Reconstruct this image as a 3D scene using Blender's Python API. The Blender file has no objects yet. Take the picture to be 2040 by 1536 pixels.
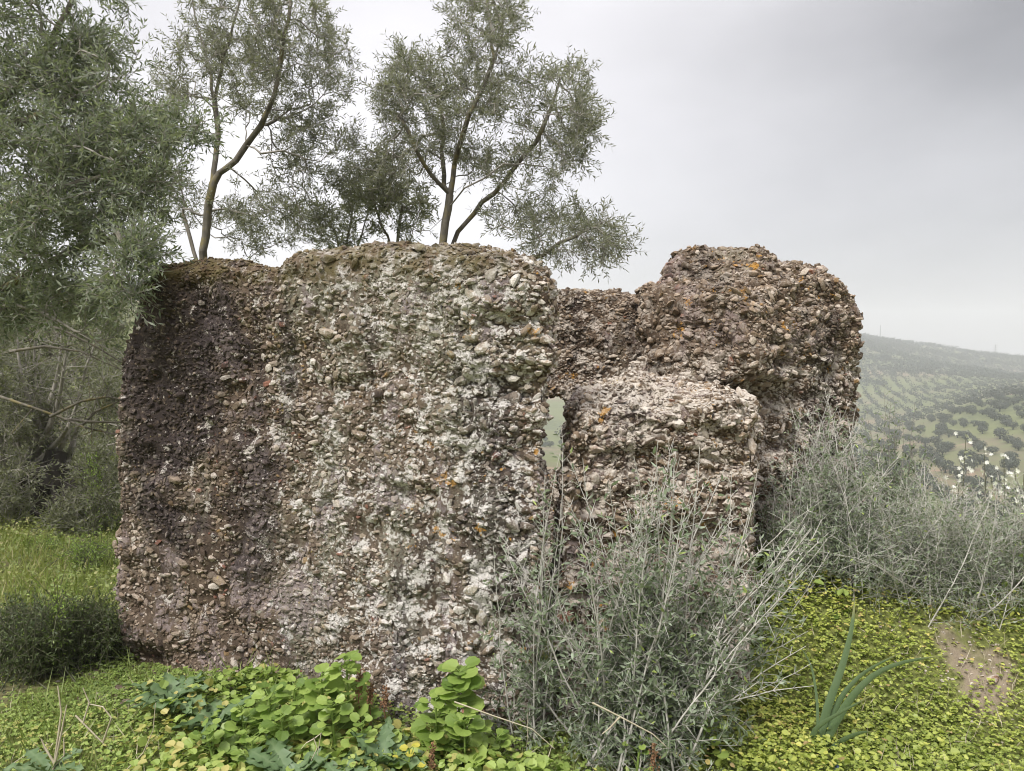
import bpy, bmesh, math, random
import numpy as np
from mathutils import Vector, Matrix, kdtree

SC = bpy.context.scene
COL = SC.collection
R = math.radians
rng = np.random.default_rng(11)
random.seed(11)

# ------------------------------------------------------------------ camera
CAM = np.array((0.0, 0.0, 1.6))
F = 1541.0
PITCH = R(2.9)
cd = bpy.data.cameras.new('camera')
cam = bpy.data.objects.new('camera', cd); COL.objects.link(cam)
cam.location = CAM; cam.rotation_euler = (R(90) - PITCH, 0, 0)
cd.sensor_width = 36; cd.lens = F / 2040 * 36
cd.clip_start = 0.05; cd.clip_end = 8000
SC.camera = cam

# ------------------------------------------------------------------ sky, sun, exposure
SUN_EL, SUN_AZ = R(52), R(215)          # azimuth clockwise from +Y
w = bpy.data.worlds.new('World'); SC.world = w; w.use_nodes = True
nt = w.node_tree; nt.nodes.clear()
def wn(t, **k):
    n = nt.nodes.new(t)
    for a, b in k.items(): setattr(n, a, b)
    return n
out = wn('ShaderNodeOutputWorld'); bg = wn('ShaderNodeBackground'); bg.inputs['Strength'].default_value = 0.1
sky = wn('ShaderNodeTexSky', sky_type='NISHITA', sun_disc=False)
sky.sun_elevation = SUN_EL; sky.sun_rotation = SUN_AZ
tc = wn('ShaderNodeTexCoord')
mp = wn('ShaderNodeMapping'); mp.inputs['Scale'].default_value = (1.0, 1.0, 2.2)
nz = wn('ShaderNodeTexNoise'); nz.inputs['Scale'].default_value = 1.9; nz.inputs['Detail'].default_value = 5; nz.inputs['Roughness'].default_value = 0.52
dt = wn('ShaderNodeVectorMath', operation='DOT_PRODUCT')
dv = Vector((-0.22, 0.80, 0.55)).normalized(); dt.inputs[1].default_value = dv
mr = wn('ShaderNodeMapRange', interpolation_type='SMOOTHSTEP'); mr.inputs[1].default_value = 0.70; mr.inputs[2].default_value = 0.97; mr.inputs[3].default_value = 0.0; mr.inputs[4].default_value = 1.0
sx = wn('ShaderNodeSeparateXYZ')
hz = wn('ShaderNodeMapRange', interpolation_type='SMOOTHSTEP'); hz.inputs[1].default_value = 0.02; hz.inputs[2].default_value = 0.42; hz.inputs[3].default_value = 1.0; hz.inputs[4].default_value = 0.0
L = nt.links.new
L(tc.outputs['Generated'], mp.inputs['Vector']); L(mp.outputs[0], nz.inputs['Vector'])
L(tc.outputs['Generated'], dt.inputs[0]); L(dt.outputs['Value'], mr.inputs[0])
L(tc.outputs['Generated'], sx.inputs[0]); L(sx.outputs['Z'], hz.inputs[0])
# cloud grey = deck + bright glow behind thin cloud + pale horizon + slow noise
def mth(op, a, b):
    n = wn('ShaderNodeMath', operation=op)
    for i, v in enumerate((a, b)):
        if isinstance(v, (int, float)): n.inputs[i].default_value = v
        else: L(v, n.inputs[i])
    return n.outputs[0]
zen = wn('ShaderNodeMapRange', interpolation_type='SMOOTHSTEP'); zen.inputs[1].default_value = 0.34; zen.inputs[2].default_value = 0.92; zen.inputs[3].default_value = 0.0; zen.inputs[4].default_value = 1.0
L(sx.outputs['Z'], zen.inputs[0])
g = mth('ADD', mth('MULTIPLY', mr.outputs[0], 2.2), mth('MULTIPLY', hz.outputs[0], 0.9))
g = mth('ADD', g, 1.26)
g = mth('ADD', g, mth('MULTIPLY', zen.outputs[0], 5.6))      # overcast deck is brightest overhead
g = mth('ADD', g, mth('MULTIPLY', mth('SUBTRACT', nz.outputs['Fac'], 0.5), 2.5))
cmb = wn('ShaderNodeCombineXYZ')
L(g, cmb.inputs[0]); L(mth('MULTIPLY', g, 0.972), cmb.inputs[1]); L(mth('MULTIPLY', g, 1.0), cmb.inputs[2])
mx = wn('ShaderNodeMixRGB'); mx.inputs[0].default_value = 0.06
L(cmb.outputs[0], mx.inputs[1]); L(sky.outputs[0], mx.inputs[2])
L(mx.outputs[0], bg.inputs['Color']); L(bg.outputs[0], out.inputs['Surface'])

sd = bpy.data.lights.new('sun', 'SUN'); sd.energy = 1.5; sd.angle = R(14); sd.color = (1.0, 0.96, 0.9)
sun = bpy.data.objects.new('sun', sd); COL.objects.link(sun)
sdir = Vector((math.sin(SUN_AZ) * math.cos(SUN_EL), math.cos(SUN_AZ) * math.cos(SUN_EL), math.sin(SUN_EL)))
sun.rotation_euler = sdir.to_track_quat('Z', 'Y').to_euler()
SC.view_settings.view_transform = 'Standard'; SC.view_settings.look = 'None'
SC.view_settings.gamma = 1; SC.view_settings.use_curve_mapping = False
SC.view_settings.exposure = 1.45
try:
    SC.cycles.use_denoising = True; SC.cycles.filter_width = 1.05; SC.cycles.max_bounces = 6; SC.cycles.diffuse_bounces = 3
    SC.cycles.transmission_bounces = 4; SC.cycles.volume_bounces = 1; SC.cycles.transparent_max_bounces = 4
except Exception: pass

# ------------------------------------------------------------------ helpers
CP, SP = math.cos(PITCH), math.sin(PITCH)
def ray(px, py):
    cx = (px - 1020) / F; cy = (768 - py) / F
    return np.array((cx, CP + cy * SP, -SP + cy * CP))
def P(px, py, Y):
    d = ray(px, py); return CAM + d * (Y / d[1])
def proj(p):
    p = np.atleast_2d(p) - CAM
    f = p[:, 1] * CP - p[:, 2] * SP; u = p[:, 1] * SP + p[:, 2] * CP
    return np.stack([1020 + F * p[:, 0] / f, 768 - F * u / f], 1)

def _h(ix, iy, iz, s):
    n = (ix * 374761393 + iy * 668265263 + iz * 2147483647 + s * 1274126177) & 0xFFFFFFFF
    n = ((n ^ (n >> 13)) * 1274126177) & 0xFFFFFFFF
    n = ((n ^ (n >> 15)) * 2246822519) & 0xFFFFFFFF
    return ((n ^ (n >> 16)) & 0xFFFF) / 65535.0
def vnoise(p, s=0):
    f = np.floor(p); i = f.astype(np.int64); t = p - f; t = t * t * (3 - 2 * t)
    r = 0
    for a in (0, 1):
        for b in (0, 1):
            for c in (0, 1):
                wgt = (t[:, 0] if a else 1 - t[:, 0]) * (t[:, 1] if b else 1 - t[:, 1]) * (t[:, 2] if c else 1 - t[:, 2])
                r = r + wgt * _h(i[:, 0] + a, i[:, 1] + b, i[:, 2] + c, s)
    return r * 2 - 1
def fbm(p, sc, octv=4, s=0, gain=0.5):
    r = 0; a = 1.0; p = np.asarray(p) * sc
    for k in range(octv):
        r = r + a * vnoise(p, s + k * 17); p = p * 2.03 + 11.3; a *= gain
    return r

def unit(v): return v / np.maximum(np.linalg.norm(v, axis=-1, keepdims=True), 1e-9)
def perp(d, r=None):
    r = r or rng
    a = r.normal(size=d.shape); return unit(np.cross(d, a))

def mesh(name, V, faces, mat, parent=None, smooth=True, tint=None, hide_link=False):
    """faces: list of int arrays of constant width; tint: per-vertex 0..1 attribute."""
    me = bpy.data.meshes.new(name)
    V = np.asarray(V, np.float32)
    if isinstance(faces, np.ndarray): faces = [faces]
    faces = [np.asarray(f, np.int32) for f in faces if len(f)]
    me.vertices.add(len(V)); me.vertices.foreach_set('co', V.ravel())
    loops = np.concatenate([f.ravel() for f in faces]); me.loops.add(len(loops)); me.loops.foreach_set('vertex_index', loops)
    cnt = np.concatenate([np.full(len(f), f.shape[1], np.int32) for f in faces])
    me.polygons.add(len(cnt)); st = np.concatenate([[0], np.cumsum(cnt)[:-1]]).astype(np.int32)
    me.polygons.foreach_set('loop_start', st)
    me.polygons.foreach_set('use_smooth', np.full(len(cnt), smooth))
    me.update(calc_edges=True)
    if tint is not None:
        at = me.attributes.new('tint', 'FLOAT', 'POINT'); at.data.foreach_set('value', np.asarray(tint, np.float32))
    if mat: me.materials.append(mat)
    if hide_link: return me
    o = bpy.data.objects.new(name, me); COL.objects.link(o)
    if parent: attach(o, parent)
    return o
def attach(o, parent):
    o.parent = parent
    o.matrix_parent_inverse = Matrix.Translation(-Vector(parent.location))
def tag(o, label=None, cat=None, group=None, kind=None):
    for k, v in (('label', label), ('category', cat), ('group', group), ('kind', kind)):
        if v: o[k] = v
    return o
def empty(name, loc, label, cat, group=None):
    o = bpy.data.objects.new(name, None); COL.objects.link(o); o.location = Vector([float(x) for x in loc])
    return tag(o, label, cat, group)

class Acc:
    def __init__(s): s.V = []; s.F = {}; s.T = []; s.n = 0
    def add(s, V, F, t=0.5):
        V = np.asarray(V, float).reshape(-1, 3); F = np.asarray(F)
        s.V.append(V); s.F.setdefault(F.shape[1], []).append(F + s.n)
        s.T.append(np.broadcast_to(np.asarray(t, float), (len(V),))); s.n += len(V)
    def build(s, name, mat, parent=None, smooth=True):
        return mesh(name, np.concatenate(s.V), [np.concatenate(f) for f in s.F.values()], mat, parent, smooth, np.concatenate(s.T))

def tubes(acc, A, B, ra, rb, n=4, t=0.5, da=None, db=None):
    """truncated prisms from A to B, rings turned to da / db"""
    A = np.atleast_2d(A); B = np.atleast_2d(B); m = len(A)
    if m == 0: return
    d = unit(B - A); da = d if da is None else da; db = d if db is None else db
    ra = np.broadcast_to(ra, (m,)); rb = np.broadcast_to(rb, (m,))
    ang = np.arange(n) * 2 * math.pi / n
    def ring(c, dd, r):
        ref = np.array((0.31, 0.92, 0.17)); e = unit(np.cross(dd, ref) + 1e-6); f = np.cross(dd, e)
        return c[:, None] + r[:, None, None] * (np.cos(ang)[None, :, None] * e[:, None] + np.sin(ang)[None, :, None] * f[:, None])
    V = np.concatenate([ring(A, da, ra), ring(B, db, rb)], 1)
    j = np.arange(n); k = (j + 1) % n
    q = np.stack([j, k, k + n, j + n], 1)
    Fc = (q[None] + (np.arange(m) * 2 * n)[:, None, None]).reshape(-1, 4)
    acc.add(V.reshape(-1, 3), Fc, np.repeat(np.broadcast_to(t, (m,)), 2 * n))
def polytube(acc, pts, r0, r1, n=6, t=0.5):
    pts = np.asarray(pts, float); rr = np.linspace(r0, r1, len(pts))
    d = np.gradient(pts, axis=0); d = unit(d)
    tubes(acc, pts[:-1], pts[1:], rr[:-1], rr[1:], n, t, d[:-1], d[1:])
def leaves(acc, base, d, nrm, ln, wd, t, shape='lance', bend=0.0):
    """leaf blades: base point, direction, surface normal"""
    m = len(base)
    if m == 0: return
    d = unit(d); s = unit(np.cross(d, nrm) + 1e-7); nn = np.cross(s, d)
    ln = np.broadcast_to(ln, (m,))[:, None]; wd = np.broadcast_to(wd, (m,))[:, None]
    if shape == 'quad':
        V = np.stack([base, base + d * ln * .5 + s * wd * .5, base + d * ln - nn * ln * bend, base + d * ln * .5 - s * wd * .5], 1)
        Fc = np.array([[0, 1, 2, 3]])
    elif shape == 'lance':
        V = np.stack([base, base + d * ln * .32 + s * wd * .5 + nn * wd * .12, base + d * ln * .72 + s * wd * .36 + nn * (wd * .1 - ln * bend * .4),
                      base + d * ln - nn * ln * bend, base + d * ln * .72 - s * wd * .36 + nn * (wd * .1 - ln * bend * .4), base + d * ln * .32 - s * wd * .5 + nn * wd * .12], 1)
        Fc = np.array([[0, 1, 5, 0][:3], [5, 1, 2][:3], [5, 2, 4], [4, 2, 3]])
    elif shape == 'round':
        V = [base]
        for u, v in ((.15, .42), (.5, .55), (.85, .38), (1.0, 0), (.85, -.38), (.5, -.55), (.15, -.42)):
            V.append(base + d * ln * u + s * wd * v + nn * wd * (abs(v) * .25 - bend * u * u))
        V = np.stack(V, 1); Fc = np.array([[0, 1, 2], [0, 2, 3], [0, 3, 4], [0, 4, 5], [0, 5, 6], [0, 6, 7]])
    k = V.shape[1]
    Fc = (Fc[None] + (np.arange(m) * k)[:, None, None]).reshape(-1, Fc.shape[1])
    acc.add(V.reshape(-1, 3), Fc, np.repeat(np.broadcast_to(t, (m,)), k))

# ------------------------------------------------------------------ materials
def new_mat(name):
    m = bpy.data.materials.new(name); m.use_nodes = True; m.node_tree.nodes.clear(); return m, m.node_tree
class NT:
    def __init__(s, t): s.t = t
    def n(s, typ, **k):
        x = s.t.nodes.new(typ)
        for a, b in k.items():
            if a.startswith('i_'): x.inputs[a[2:]].default_value = b
            else: setattr(x, a, b)
        return x
    def l(s, a, b): s.t.links.new(a, b)
    def ramp(s, fac, stops, interp='LINEAR'):
        r = s.n('ShaderNodeValToRGB'); r.color_ramp.interpolation = interp; e = r.color_ramp.elements
        while len(e) < len(stops): e.new(0.5)
        for x, (p, c) in zip(e, stops):
            x.position = p; x.color = (*c, 1) if len(c) == 3 else c
        s.l(fac, r.inputs[0]); return r.outputs[0]
    def noise(s, vec, scale, detail=3, rough=0.55, mapping=None):
        if mapping:
            m = s.n('ShaderNodeMapping'); m.inputs['Scale'].default_value = mapping; s.l(vec, m.inputs[0]); vec = m.outputs[0]
        x = s.n('ShaderNodeTexNoise'); x.inputs['Scale'].default_value = scale; x.inputs['Detail'].default_value = detail; x.inputs['Roughness'].default_value = rough
        s.l(vec, x.inputs['Vector']); return x.outputs['Fac']
    def mix(s, fac, a, b, mode='MIX'):
        x = s.n('ShaderNodeMixRGB', blend_type=mode)
        for i, v in enumerate((fac, a, b)):
            if isinstance(v, (int, float)): x.inputs[i].default_value = v
            elif isinstance(v, tuple): x.inputs[i].default_value = (*v, 1)
            else: s.l(v, x.inputs[i])
        return x.outputs[0]
    def math(s, op, a, b=0.0, clamp=False):
        x = s.n('ShaderNodeMath', operation=op, use_clamp=clamp)
        for i, v in enumerate((a, b)):
            if isinstance(v, (int, float)): x.inputs[i].default_value = v
            else: s.l(v, x.inputs[i])
        return x.outputs[0]
    def step(s, v, lo, hi):
        x = s.n('ShaderNodeMapRange', interpolation_type='SMOOTHSTEP'); x.inputs[1].default_value = lo; x.inputs[2].default_value = hi
        s.l(v, x.inputs[0]); return x.outputs[0]

def leaf_mat(name, stops, back=None, trans=0.3, rough=0.55, noise_scale=1.5, vary=0.35):
    m, t = new_mat(name); N = NT(t)
    o = N.n('ShaderNodeOutputMaterial'); at = N.n('ShaderNodeAttribute', attribute_name='tint'); g = N.n('ShaderNodeNewGeometry')
    c = N.ramp(at.outputs['Fac'], stops)
    nz = N.noise(g.outputs['Position'], noise_scale, 2)
    c = N.mix(N.math('MULTIPLY', N.step(nz, .35, .7), vary), c, N.mix(1.0, c, (0.62, 0.72, 0.5), 'MULTIPLY'))
    if back: c = N.mix(g.outputs['Backfacing'], c, back)
    b = N.n('ShaderNodeBsdfPrincipled', i_Roughness=rough); N.l(c, b.inputs['Base Color'])
    tr = N.n('ShaderNodeBsdfTranslucent'); N.l(N.mix(1.0, c, (1.25, 1.35, 0.7), 'MULTIPLY'), tr.inputs['Color'])
    ms = N.n('ShaderNodeMixShader'); ms.inputs[0].default_value = trans
    N.l(b.outputs[0], ms.inputs[1]); N.l(tr.outputs[0], ms.inputs[2]); N.l(ms.outputs[0], o.inputs['Surface'])
    return m
def bark_mat(name, a, b, scale=20, bump=0.4, stretch=(1, 1, 0.25), lich=None):
    m, t = new_mat(name); N = NT(t)
    o = N.n('ShaderNodeOutputMaterial'); g = N.n('ShaderNodeNewGeometry')
    n1 = N.noise(g.outputs['Position'], scale, 5, 0.6, stretch)
    c = N.ramp(n1, [(0.3, a), (0.7, b)])
    if lich: c = N.mix(N.step(N.noise(g.outputs['Position'], 9, 4), .52, .66), c, lich)
    p = N.n('ShaderNodeBsdfPrincipled', i_Roughness=0.9); N.l(c, p.inputs['Base Color'])
    bp = N.n('ShaderNodeBump', i_Strength=bump, i_Distance=0.01); N.l(n1, bp.inputs['Height']); N.l(bp.outputs[0], p.inputs['Normal'])
    N.l(p.outputs[0], o.inputs['Surface']); return m

def ruin_mat(name, src, stain_c):
    """src: 'mortar' | 'attr' (pebble mass) | 'object' (single stones)"""
    m, t = new_mat(name); N = NT(t)
    o = N.n('ShaderNodeOutputMaterial'); g = N.n('ShaderNodeNewGeometry'); pos = g.outputs['Position']
    if src == 'mortar':
        c = N.ramp(N.noise(pos, 38, 5, 0.65), [(0.25, (0.04, 0.028, 0.021)), (0.5, (0.10, 0.074, 0.055)), (0.75, (0.20, 0.158, 0.12))])
        rnd = None
    else:
        if src == 'attr': rnd = N.n('ShaderNodeAttribute', attribute_name='tint').outputs['Fac']
        else: rnd = N.n('ShaderNodeObjectInfo').outputs['Random']
        stops = [(0.0, (0.17, 0.13, 0.098)), (0.15, (0.29, 0.23, 0.175)), (0.29, (0.24, 0.20, 0.17)), (0.40, (0.39, 0.325, 0.26)), (0.52, (0.20, 0.162, 0.13)),
                 (0.58, (0.47, 0.40, 0.33)), (0.68, (0.30, 0.245, 0.185)), (0.76, (0.56, 0.495, 0.43)), (0.86, (0.68, 0.64, 0.59)), (0.95, (0.32, 0.22, 0.11)), (0.972, (0.30, 0.15, 0.11)), (0.985, (0.10, 0.085, 0.085))]
        c = N.ramp(rnd, stops, 'CONSTANT')
        fine = N.noise(pos, 150, 4, 0.7)
        c = N.mix(N.step(fine, .38, .62), N.mix(1.0, c, (0.66, 0.63, 0.6), 'MULTIPLY'), c)
        c = N.mix(N.step(N.noise(pos, 60, 4, 0.7), .56, .72), c, (0.165, 0.13, 0.10))     # mortar film
    # reddish / pale-brown body colour drift
    c = N.mix(N.math('MULTIPLY', N.step(N.noise(pos, 1.7, 3), .45, .62), .30), c, (0.20, 0.155, 0.12))
    # green-grey lichen film, in soft vertical streaks
    st = N.noise(pos, 3.6, 4, 0.6, (1, 1, 0.33))
    xs = N.n('ShaderNodeSeparateXYZ'); N.l(pos, xs.inputs[0])
    band = N.math('MULTIPLY', N.step(xs.outputs['X'], -1.3, -0.75), N.math('SUBTRACT', 1.0, N.step(xs.outputs['X'], -0.25, 0.15)))
    band = N.math('ADD', N.math('MULTIPLY', band, .13), -0.05)
    gl = N.math('MULTIPLY', N.step(N.math('ADD', st, band), .50, .66), N.step(N.noise(pos, 55, 3, .7), .38, .58))
    c = N.mix(N.math('MULTIPLY', gl, .6), c, (0.285, 0.285, 0.225))
    # mauve-grey crust
    mg = N.math('MULTIPLY', N.step(N.noise(pos, 4.7, 6, 0.66, (1, 1, .6)), .54, .58), N.step(N.noise(pos, 70, 4, .75), .42, .50))
    c = N.mix(N.math('MULTIPLY', mg, .62), c, (0.30, 0.255, 0.265))
    # black weather stains running down from the top edge (own shape, irregular)
    dv = N.n('ShaderNodeVectorMath', operation='SUBTRACT'); N.l(pos, dv.inputs[0]); dv.inputs[1].default_value = stain_c
    sc = N.n('ShaderNodeVectorMath', operation='MULTIPLY'); N.l(dv.outputs[0], sc.inputs[0]); sc.inputs[1].default_value = (1.75, 0.6, 0.82)
    ln = N.n('ShaderNodeVectorMath', operation='LENGTH'); N.l(sc.outputs[0], ln.inputs[0])
    warp = N.math('MULTIPLY', N.math('SUBTRACT', N.noise(pos, 4.5, 4, .6), .5), 1.5)
    stn = N.math('SUBTRACT', 1.0, N.step(N.math('ADD', ln.outputs['Value'], warp), .50, .92))
    dv2 = N.n('ShaderNodeVectorMath', operation='SUBTRACT'); N.l(pos, dv2.inputs[0]); dv2.inputs[1].default_value = tuple(P(500, 985, 3.56))
    sc2 = N.n('ShaderNodeVectorMath', operation='MULTIPLY'); N.l(dv2.outputs[0], sc2.inputs[0]); sc2.inputs[1].default_value = (4.6, .8, 1.5)
    ln2 = N.n('ShaderNodeVectorMath', operation='LENGTH'); N.l(sc2.outputs[0], ln2.inputs[0])
    st2 = N.math('MULTIPLY', N.math('SUBTRACT', 1.0, N.step(N.math('ADD', ln2.outputs['Value'], warp), .45, .85)), .8)
    stn = N.math('MAXIMUM', stn, st2)
    run = N.math('MULTIPLY', N.step(N.noise(pos, 3.1, 6, .62, (1, 1, .2)), .54, .62), 0.72)
    stn = N.math('MAXIMUM', stn, run)
    stn = N.math('MULTIPLY', stn, N.step(N.noise(pos, 42, 3, .7), .26, .50))
    c = N.mix(N.math('MULTIPLY', stn, .9), c, (0.034, 0.027, 0.028))
    # white crustose lichen in ragged spots of several sizes
    wx = N.math('MULTIPLY', N.math('SUBTRACT', N.step(xs.outputs['X'], -1.9, -.2), .62), .085)
    w1 = N.math('MULTIPLY', N.step(N.math('ADD', N.noise(pos, 12, 7, .68), wx), .568, .585), N.step(N.noise(pos, 95, 4, .75), .40, .47))
    w2 = N.step(N.math('ADD', N.noise(pos, 34, 6, .7), N.math('MULTIPLY', wx, 1.2)), .59, .605)
    tallm = N.math('SUBTRACT', 1.0, N.math('MULTIPLY', N.math('MULTIPLY', N.step(xs.outputs['X'], .5, .8), N.step(xs.outputs['Z'], 1.48, 1.58)), .62))
    w1 = N.math('MULTIPLY', w1, tallm); w2 = N.math('MULTIPLY', w2, tallm)
    # lichen is thick on the right-hand half of the block, thin in the sooty corner
    c = N.mix(N.math('MULTIPLY', w1, .85), c, (0.60, 0.575, 0.55))
    c = N.mix(N.math('MULTIPLY', w2, .70), c, (0.66, 0.635, 0.60))
    bz = N.math('MULTIPLY', N.math('SUBTRACT', 1.0, N.step(N.math('ADD', xs.outputs['X'], N.math('MULTIPLY', N.noise(pos, 2.6, 4), 1.1)), -.75, -.35)), .32)
    c = N.mix(bz, c, N.mix(1.0, c, (0.78, 0.68, 0.59), 'MULTIPLY'))     # browner, earth-stained end of the slab
    rb = N.math('MULTIPLY', N.step(N.math('ADD', xs.outputs['X'], N.math('MULTIPLY', N.noise(pos, 3.3, 4), .5)), .30, .55), .75)
    c = N.mix(rb, c, N.mix(1.0, c, (0.80, 0.72, 0.63), 'MULTIPLY'))     # the right-hand blocks are of browner gravel
    # pale crust on the weathered tops of the right-hand blocks
    xn0 = N.n('ShaderNodeSeparateXYZ'); N.l(g.outputs['Normal'], xn0.inputs[0])
    pt = N.math('MULTIPLY', N.step(xn0.outputs['Z'], .25, .8), N.step(xs.outputs['X'], .2, .4))
    pt = N.math('MULTIPLY', pt, N.math('SUBTRACT', 1.0, N.step(xs.outputs['Z'], 1.5, 1.62)))
    pt = N.math('MULTIPLY', pt, N.step(N.noise(pos, 24, 5, .65), .36, .54))
    c = N.mix(N.math('MULTIPLY', pt, .62), c, (0.54, 0.50, 0.44))
    # ochre, orange and pale-blue lichen dots
    oc = N.math('MULTIPLY', N.step(N.noise(pos, 9.3, 6, .7), .625, .64), N.step(N.noise(pos, 2.2, 2), .43, .52))
    oc = N.math('MULTIPLY', oc, N.step(xs.outputs['X'], -.8, -.1))
    c = N.mix(N.math('MULTIPLY', oc, .85), c, (0.42, 0.22, 0.045))
    yl = N.step(N.noise(pos, 12.7, 4, .7, (1, 1, .8)), .70, .73)
    c = N.mix(N.math('MULTIPLY', yl, .7), c, (0.34, 0.27, 0.09))
    # dry brown moss where the surface looks up
    xn = N.n('ShaderNodeSeparateXYZ'); N.l(g.outputs['True Normal'], xn.inputs[0])
    up = N.math('MULTIPLY', N.step(xn.outputs['Z'], .15, .7), N.step(xs.outputs['Z'], 1.7, 1.95))
    mo = N.math('MULTIPLY', up, N.step(N.noise(pos, 9, 5, .65), .42, .58))
    mo = N.math('MULTIPLY', mo, N.math('SUBTRACT', 1.0, N.step(xs.outputs['X'], 0.25, 0.5)))
    tb = N.math('MULTIPLY', N.step(N.math('ADD', xs.outputs['Z'], N.math('MULTIPLY', N.noise(pos, 7, 3), .22)), 1.97, 2.06), N.step(N.noise(pos, 13, 4, .65), .36, .52))
    tb = N.math('MULTIPLY', tb, N.math('SUBTRACT', 1.0, N.step(xs.outputs['X'], 0.1, 0.4)))
    mo = N.math('MAXIMUM', mo, tb)
    c = N.mix(N.math('MULTIPLY', mo, .75), c, N.ramp(N.noise(pos, 14, 3), [(0.35, (0.10, 0.062, 0.033)), (0.65, (0.12, 0.10, 0.035))]))
    b = N.n('ShaderNodeBsdfPrincipled', i_Roughness=0.92); N.l(c, b.inputs['Base Color'])
    b.inputs['Specular IOR Level'].default_value = 0.25
    bp = N.n('ShaderNodeBump', i_Strength=0.7 if src == 'mortar' else 0.5, i_Distance=0.008)
    N.l(N.noise(pos, 120, 5, .7), bp.inputs['Height']); N.l(bp.outputs[0], b.inputs['Normal'])
    N.l(b.outputs[0], o.inputs['Surface']); return m

STAIN = tuple(P(335, 690, 3.72))
M_MORTAR = ruin_mat('lime_mortar', 'mortar', STAIN)
M_PEB = ruin_mat('pebble_mass', 'attr', STAIN)
M_STONE = ruin_mat('stone', 'object', STAIN)
M_OLIVE = leaf_mat('olive_leaf', [(0, (0.087, 0.097, 0.063)), (.5, (0.143, 0.152, 0.102)), (1, (0.226, 0.228, 0.158))], (0.256, 0.258, 0.215), .34, .5, 1.2)
M_OLIVE2 = leaf_mat('olive_leaf_greener', [(0, (0.076, 0.099, 0.060)), (.5, (0.136, 0.164, 0.100)), (1, (0.226, 0.254, 0.159))], (0.251, 0.278, 0.216), .34, .5, 1.6)  # slightly greener leaf colour of the large overhanging olive
M_BUSHLEAF = leaf_mat('wild_olive_leaf', [(0, (0.077, 0.106, 0.061)), (.5, (0.142, 0.182, 0.103)), (.85, (0.224, 0.273, 0.151)), (1, (0.353, 0.437, 0.121))], (0.259, 0.310, 0.218), .14, .5, 5)
M_BROOM = leaf_mat('broom_leaf', [(0, (0.05, 0.07, 0.028)), (.6, (0.09, 0.12, 0.045)), (1, (0.15, 0.19, 0.07))], None, .3, .6, 3)
M_STEMG = bark_mat('green_stem', (0.06, 0.065, 0.035), (0.13, 0.13, 0.08), 40, .2)
M_THICKET = leaf_mat('thicket_leaf', [(0, (0.063, 0.073, 0.039)), (.6, (0.135, 0.145, 0.082)), (1, (0.231, 0.236, 0.144))], (0.202, 0.209, 0.144), .3, .6, 2)
M_BARK = bark_mat('olive_bark', (0.085, 0.075, 0.06), (0.20, 0.18, 0.145), 26, .6, (1, 1, .3), (0.19, 0.16, 0.075))
M_BARKD = bark_mat('dark_bark', (0.02, 0.018, 0.015), (0.07, 0.06, 0.05), 14, .9, (1, 1, .3))
M_TWIG = bark_mat('grey_twig', (0.20, 0.185, 0.16), (0.36, 0.335, 0.30), 60, .2)
M_SILVER = bark_mat('silver_stem', (0.36, 0.345, 0.31), (0.60, 0.58, 0.54), 40, .2)
M_STRAW = bark_mat('dry_straw', (0.36, 0.31, 0.22), (0.58, 0.52, 0.40), 30, .2)
M_SPIKE = bark_mat('rusty_seed', (0.14, 0.07, 0.035), (0.27, 0.15, 0.08), 60, .3)
M_ALEX = leaf_mat('round_leaf', [(0, (0.140, 0.216, 0.049)), (.5, (0.238, 0.335, 0.081)), (1, (0.346, 0.443, 0.119))], None, .35, .45, 12, .2)
M_YELLOW = leaf_mat('yellow_leaf', [(0, (0.50, 0.44, 0.06)), (1, (0.62, 0.56, 0.12))], None, .35, .5)
M_BLUELEAF = leaf_mat('blue_green_leaf', [(0, (0.08, 0.14, 0.06)), (.6, (0.135, 0.205, 0.095)), (1, (0.24, 0.31, 0.17))], None, .2, .5, 14, .3)
M_SQUILL = leaf_mat('strap_leaf', [(0, (0.10, 0.165, 0.075)), (.6, (0.16, 0.225, 0.125)), (1, (0.33, 0.34, 0.17))], None, .15, .38, 9, .25)
M_CLOVER = leaf_mat('clover_leaf', [(0, (0.179, 0.230, 0.050)), (.4, (0.328, 0.385, 0.088)), (.76, (0.489, 0.522, 0.132)), (.9, (0.645, 0.610, 0.164)), (.96, (0.597, 0.472, 0.176)), (1, (0.430, 0.310, 0.154))], None, .3, .5, 6, .5)
M_HERB = leaf_mat('herb_leaf', [(0, (0.137, 0.196, 0.050)), (.5, (0.256, 0.342, 0.087)), (.9, (0.381, 0.474, 0.134)), (1, (0.476, 0.429, 0.156))], None, .3, .5, 7, .5)
M_GRASS = leaf_mat('meadow_grass', [(0, (0.134, 0.179, 0.050)), (.6, (0.252, 0.297, 0.087)), (.92, (0.347, 0.358, 0.134)), (1, (0.448, 0.392, 0.224))], None, .3, .55, 1.1, .7)
M_WHITE = leaf_mat('white_petal', [(0, (0.74, 0.73, 0.71)), (1, (0.82, 0.81, 0.80))], None, .25, .6)
M_BLUE = leaf_mat('blue_petal', [(0, (0.10, 0.13, 0.32)), (1, (0.16, 0.2, 0.42))], None, .15, .5)
M_FARTREE = leaf_mat('far_olive_leaf', [(0, (0.048, 0.058, 0.044)), (1, (0.080, 0.092, 0.070))], None, .1, .8, .05)

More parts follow.
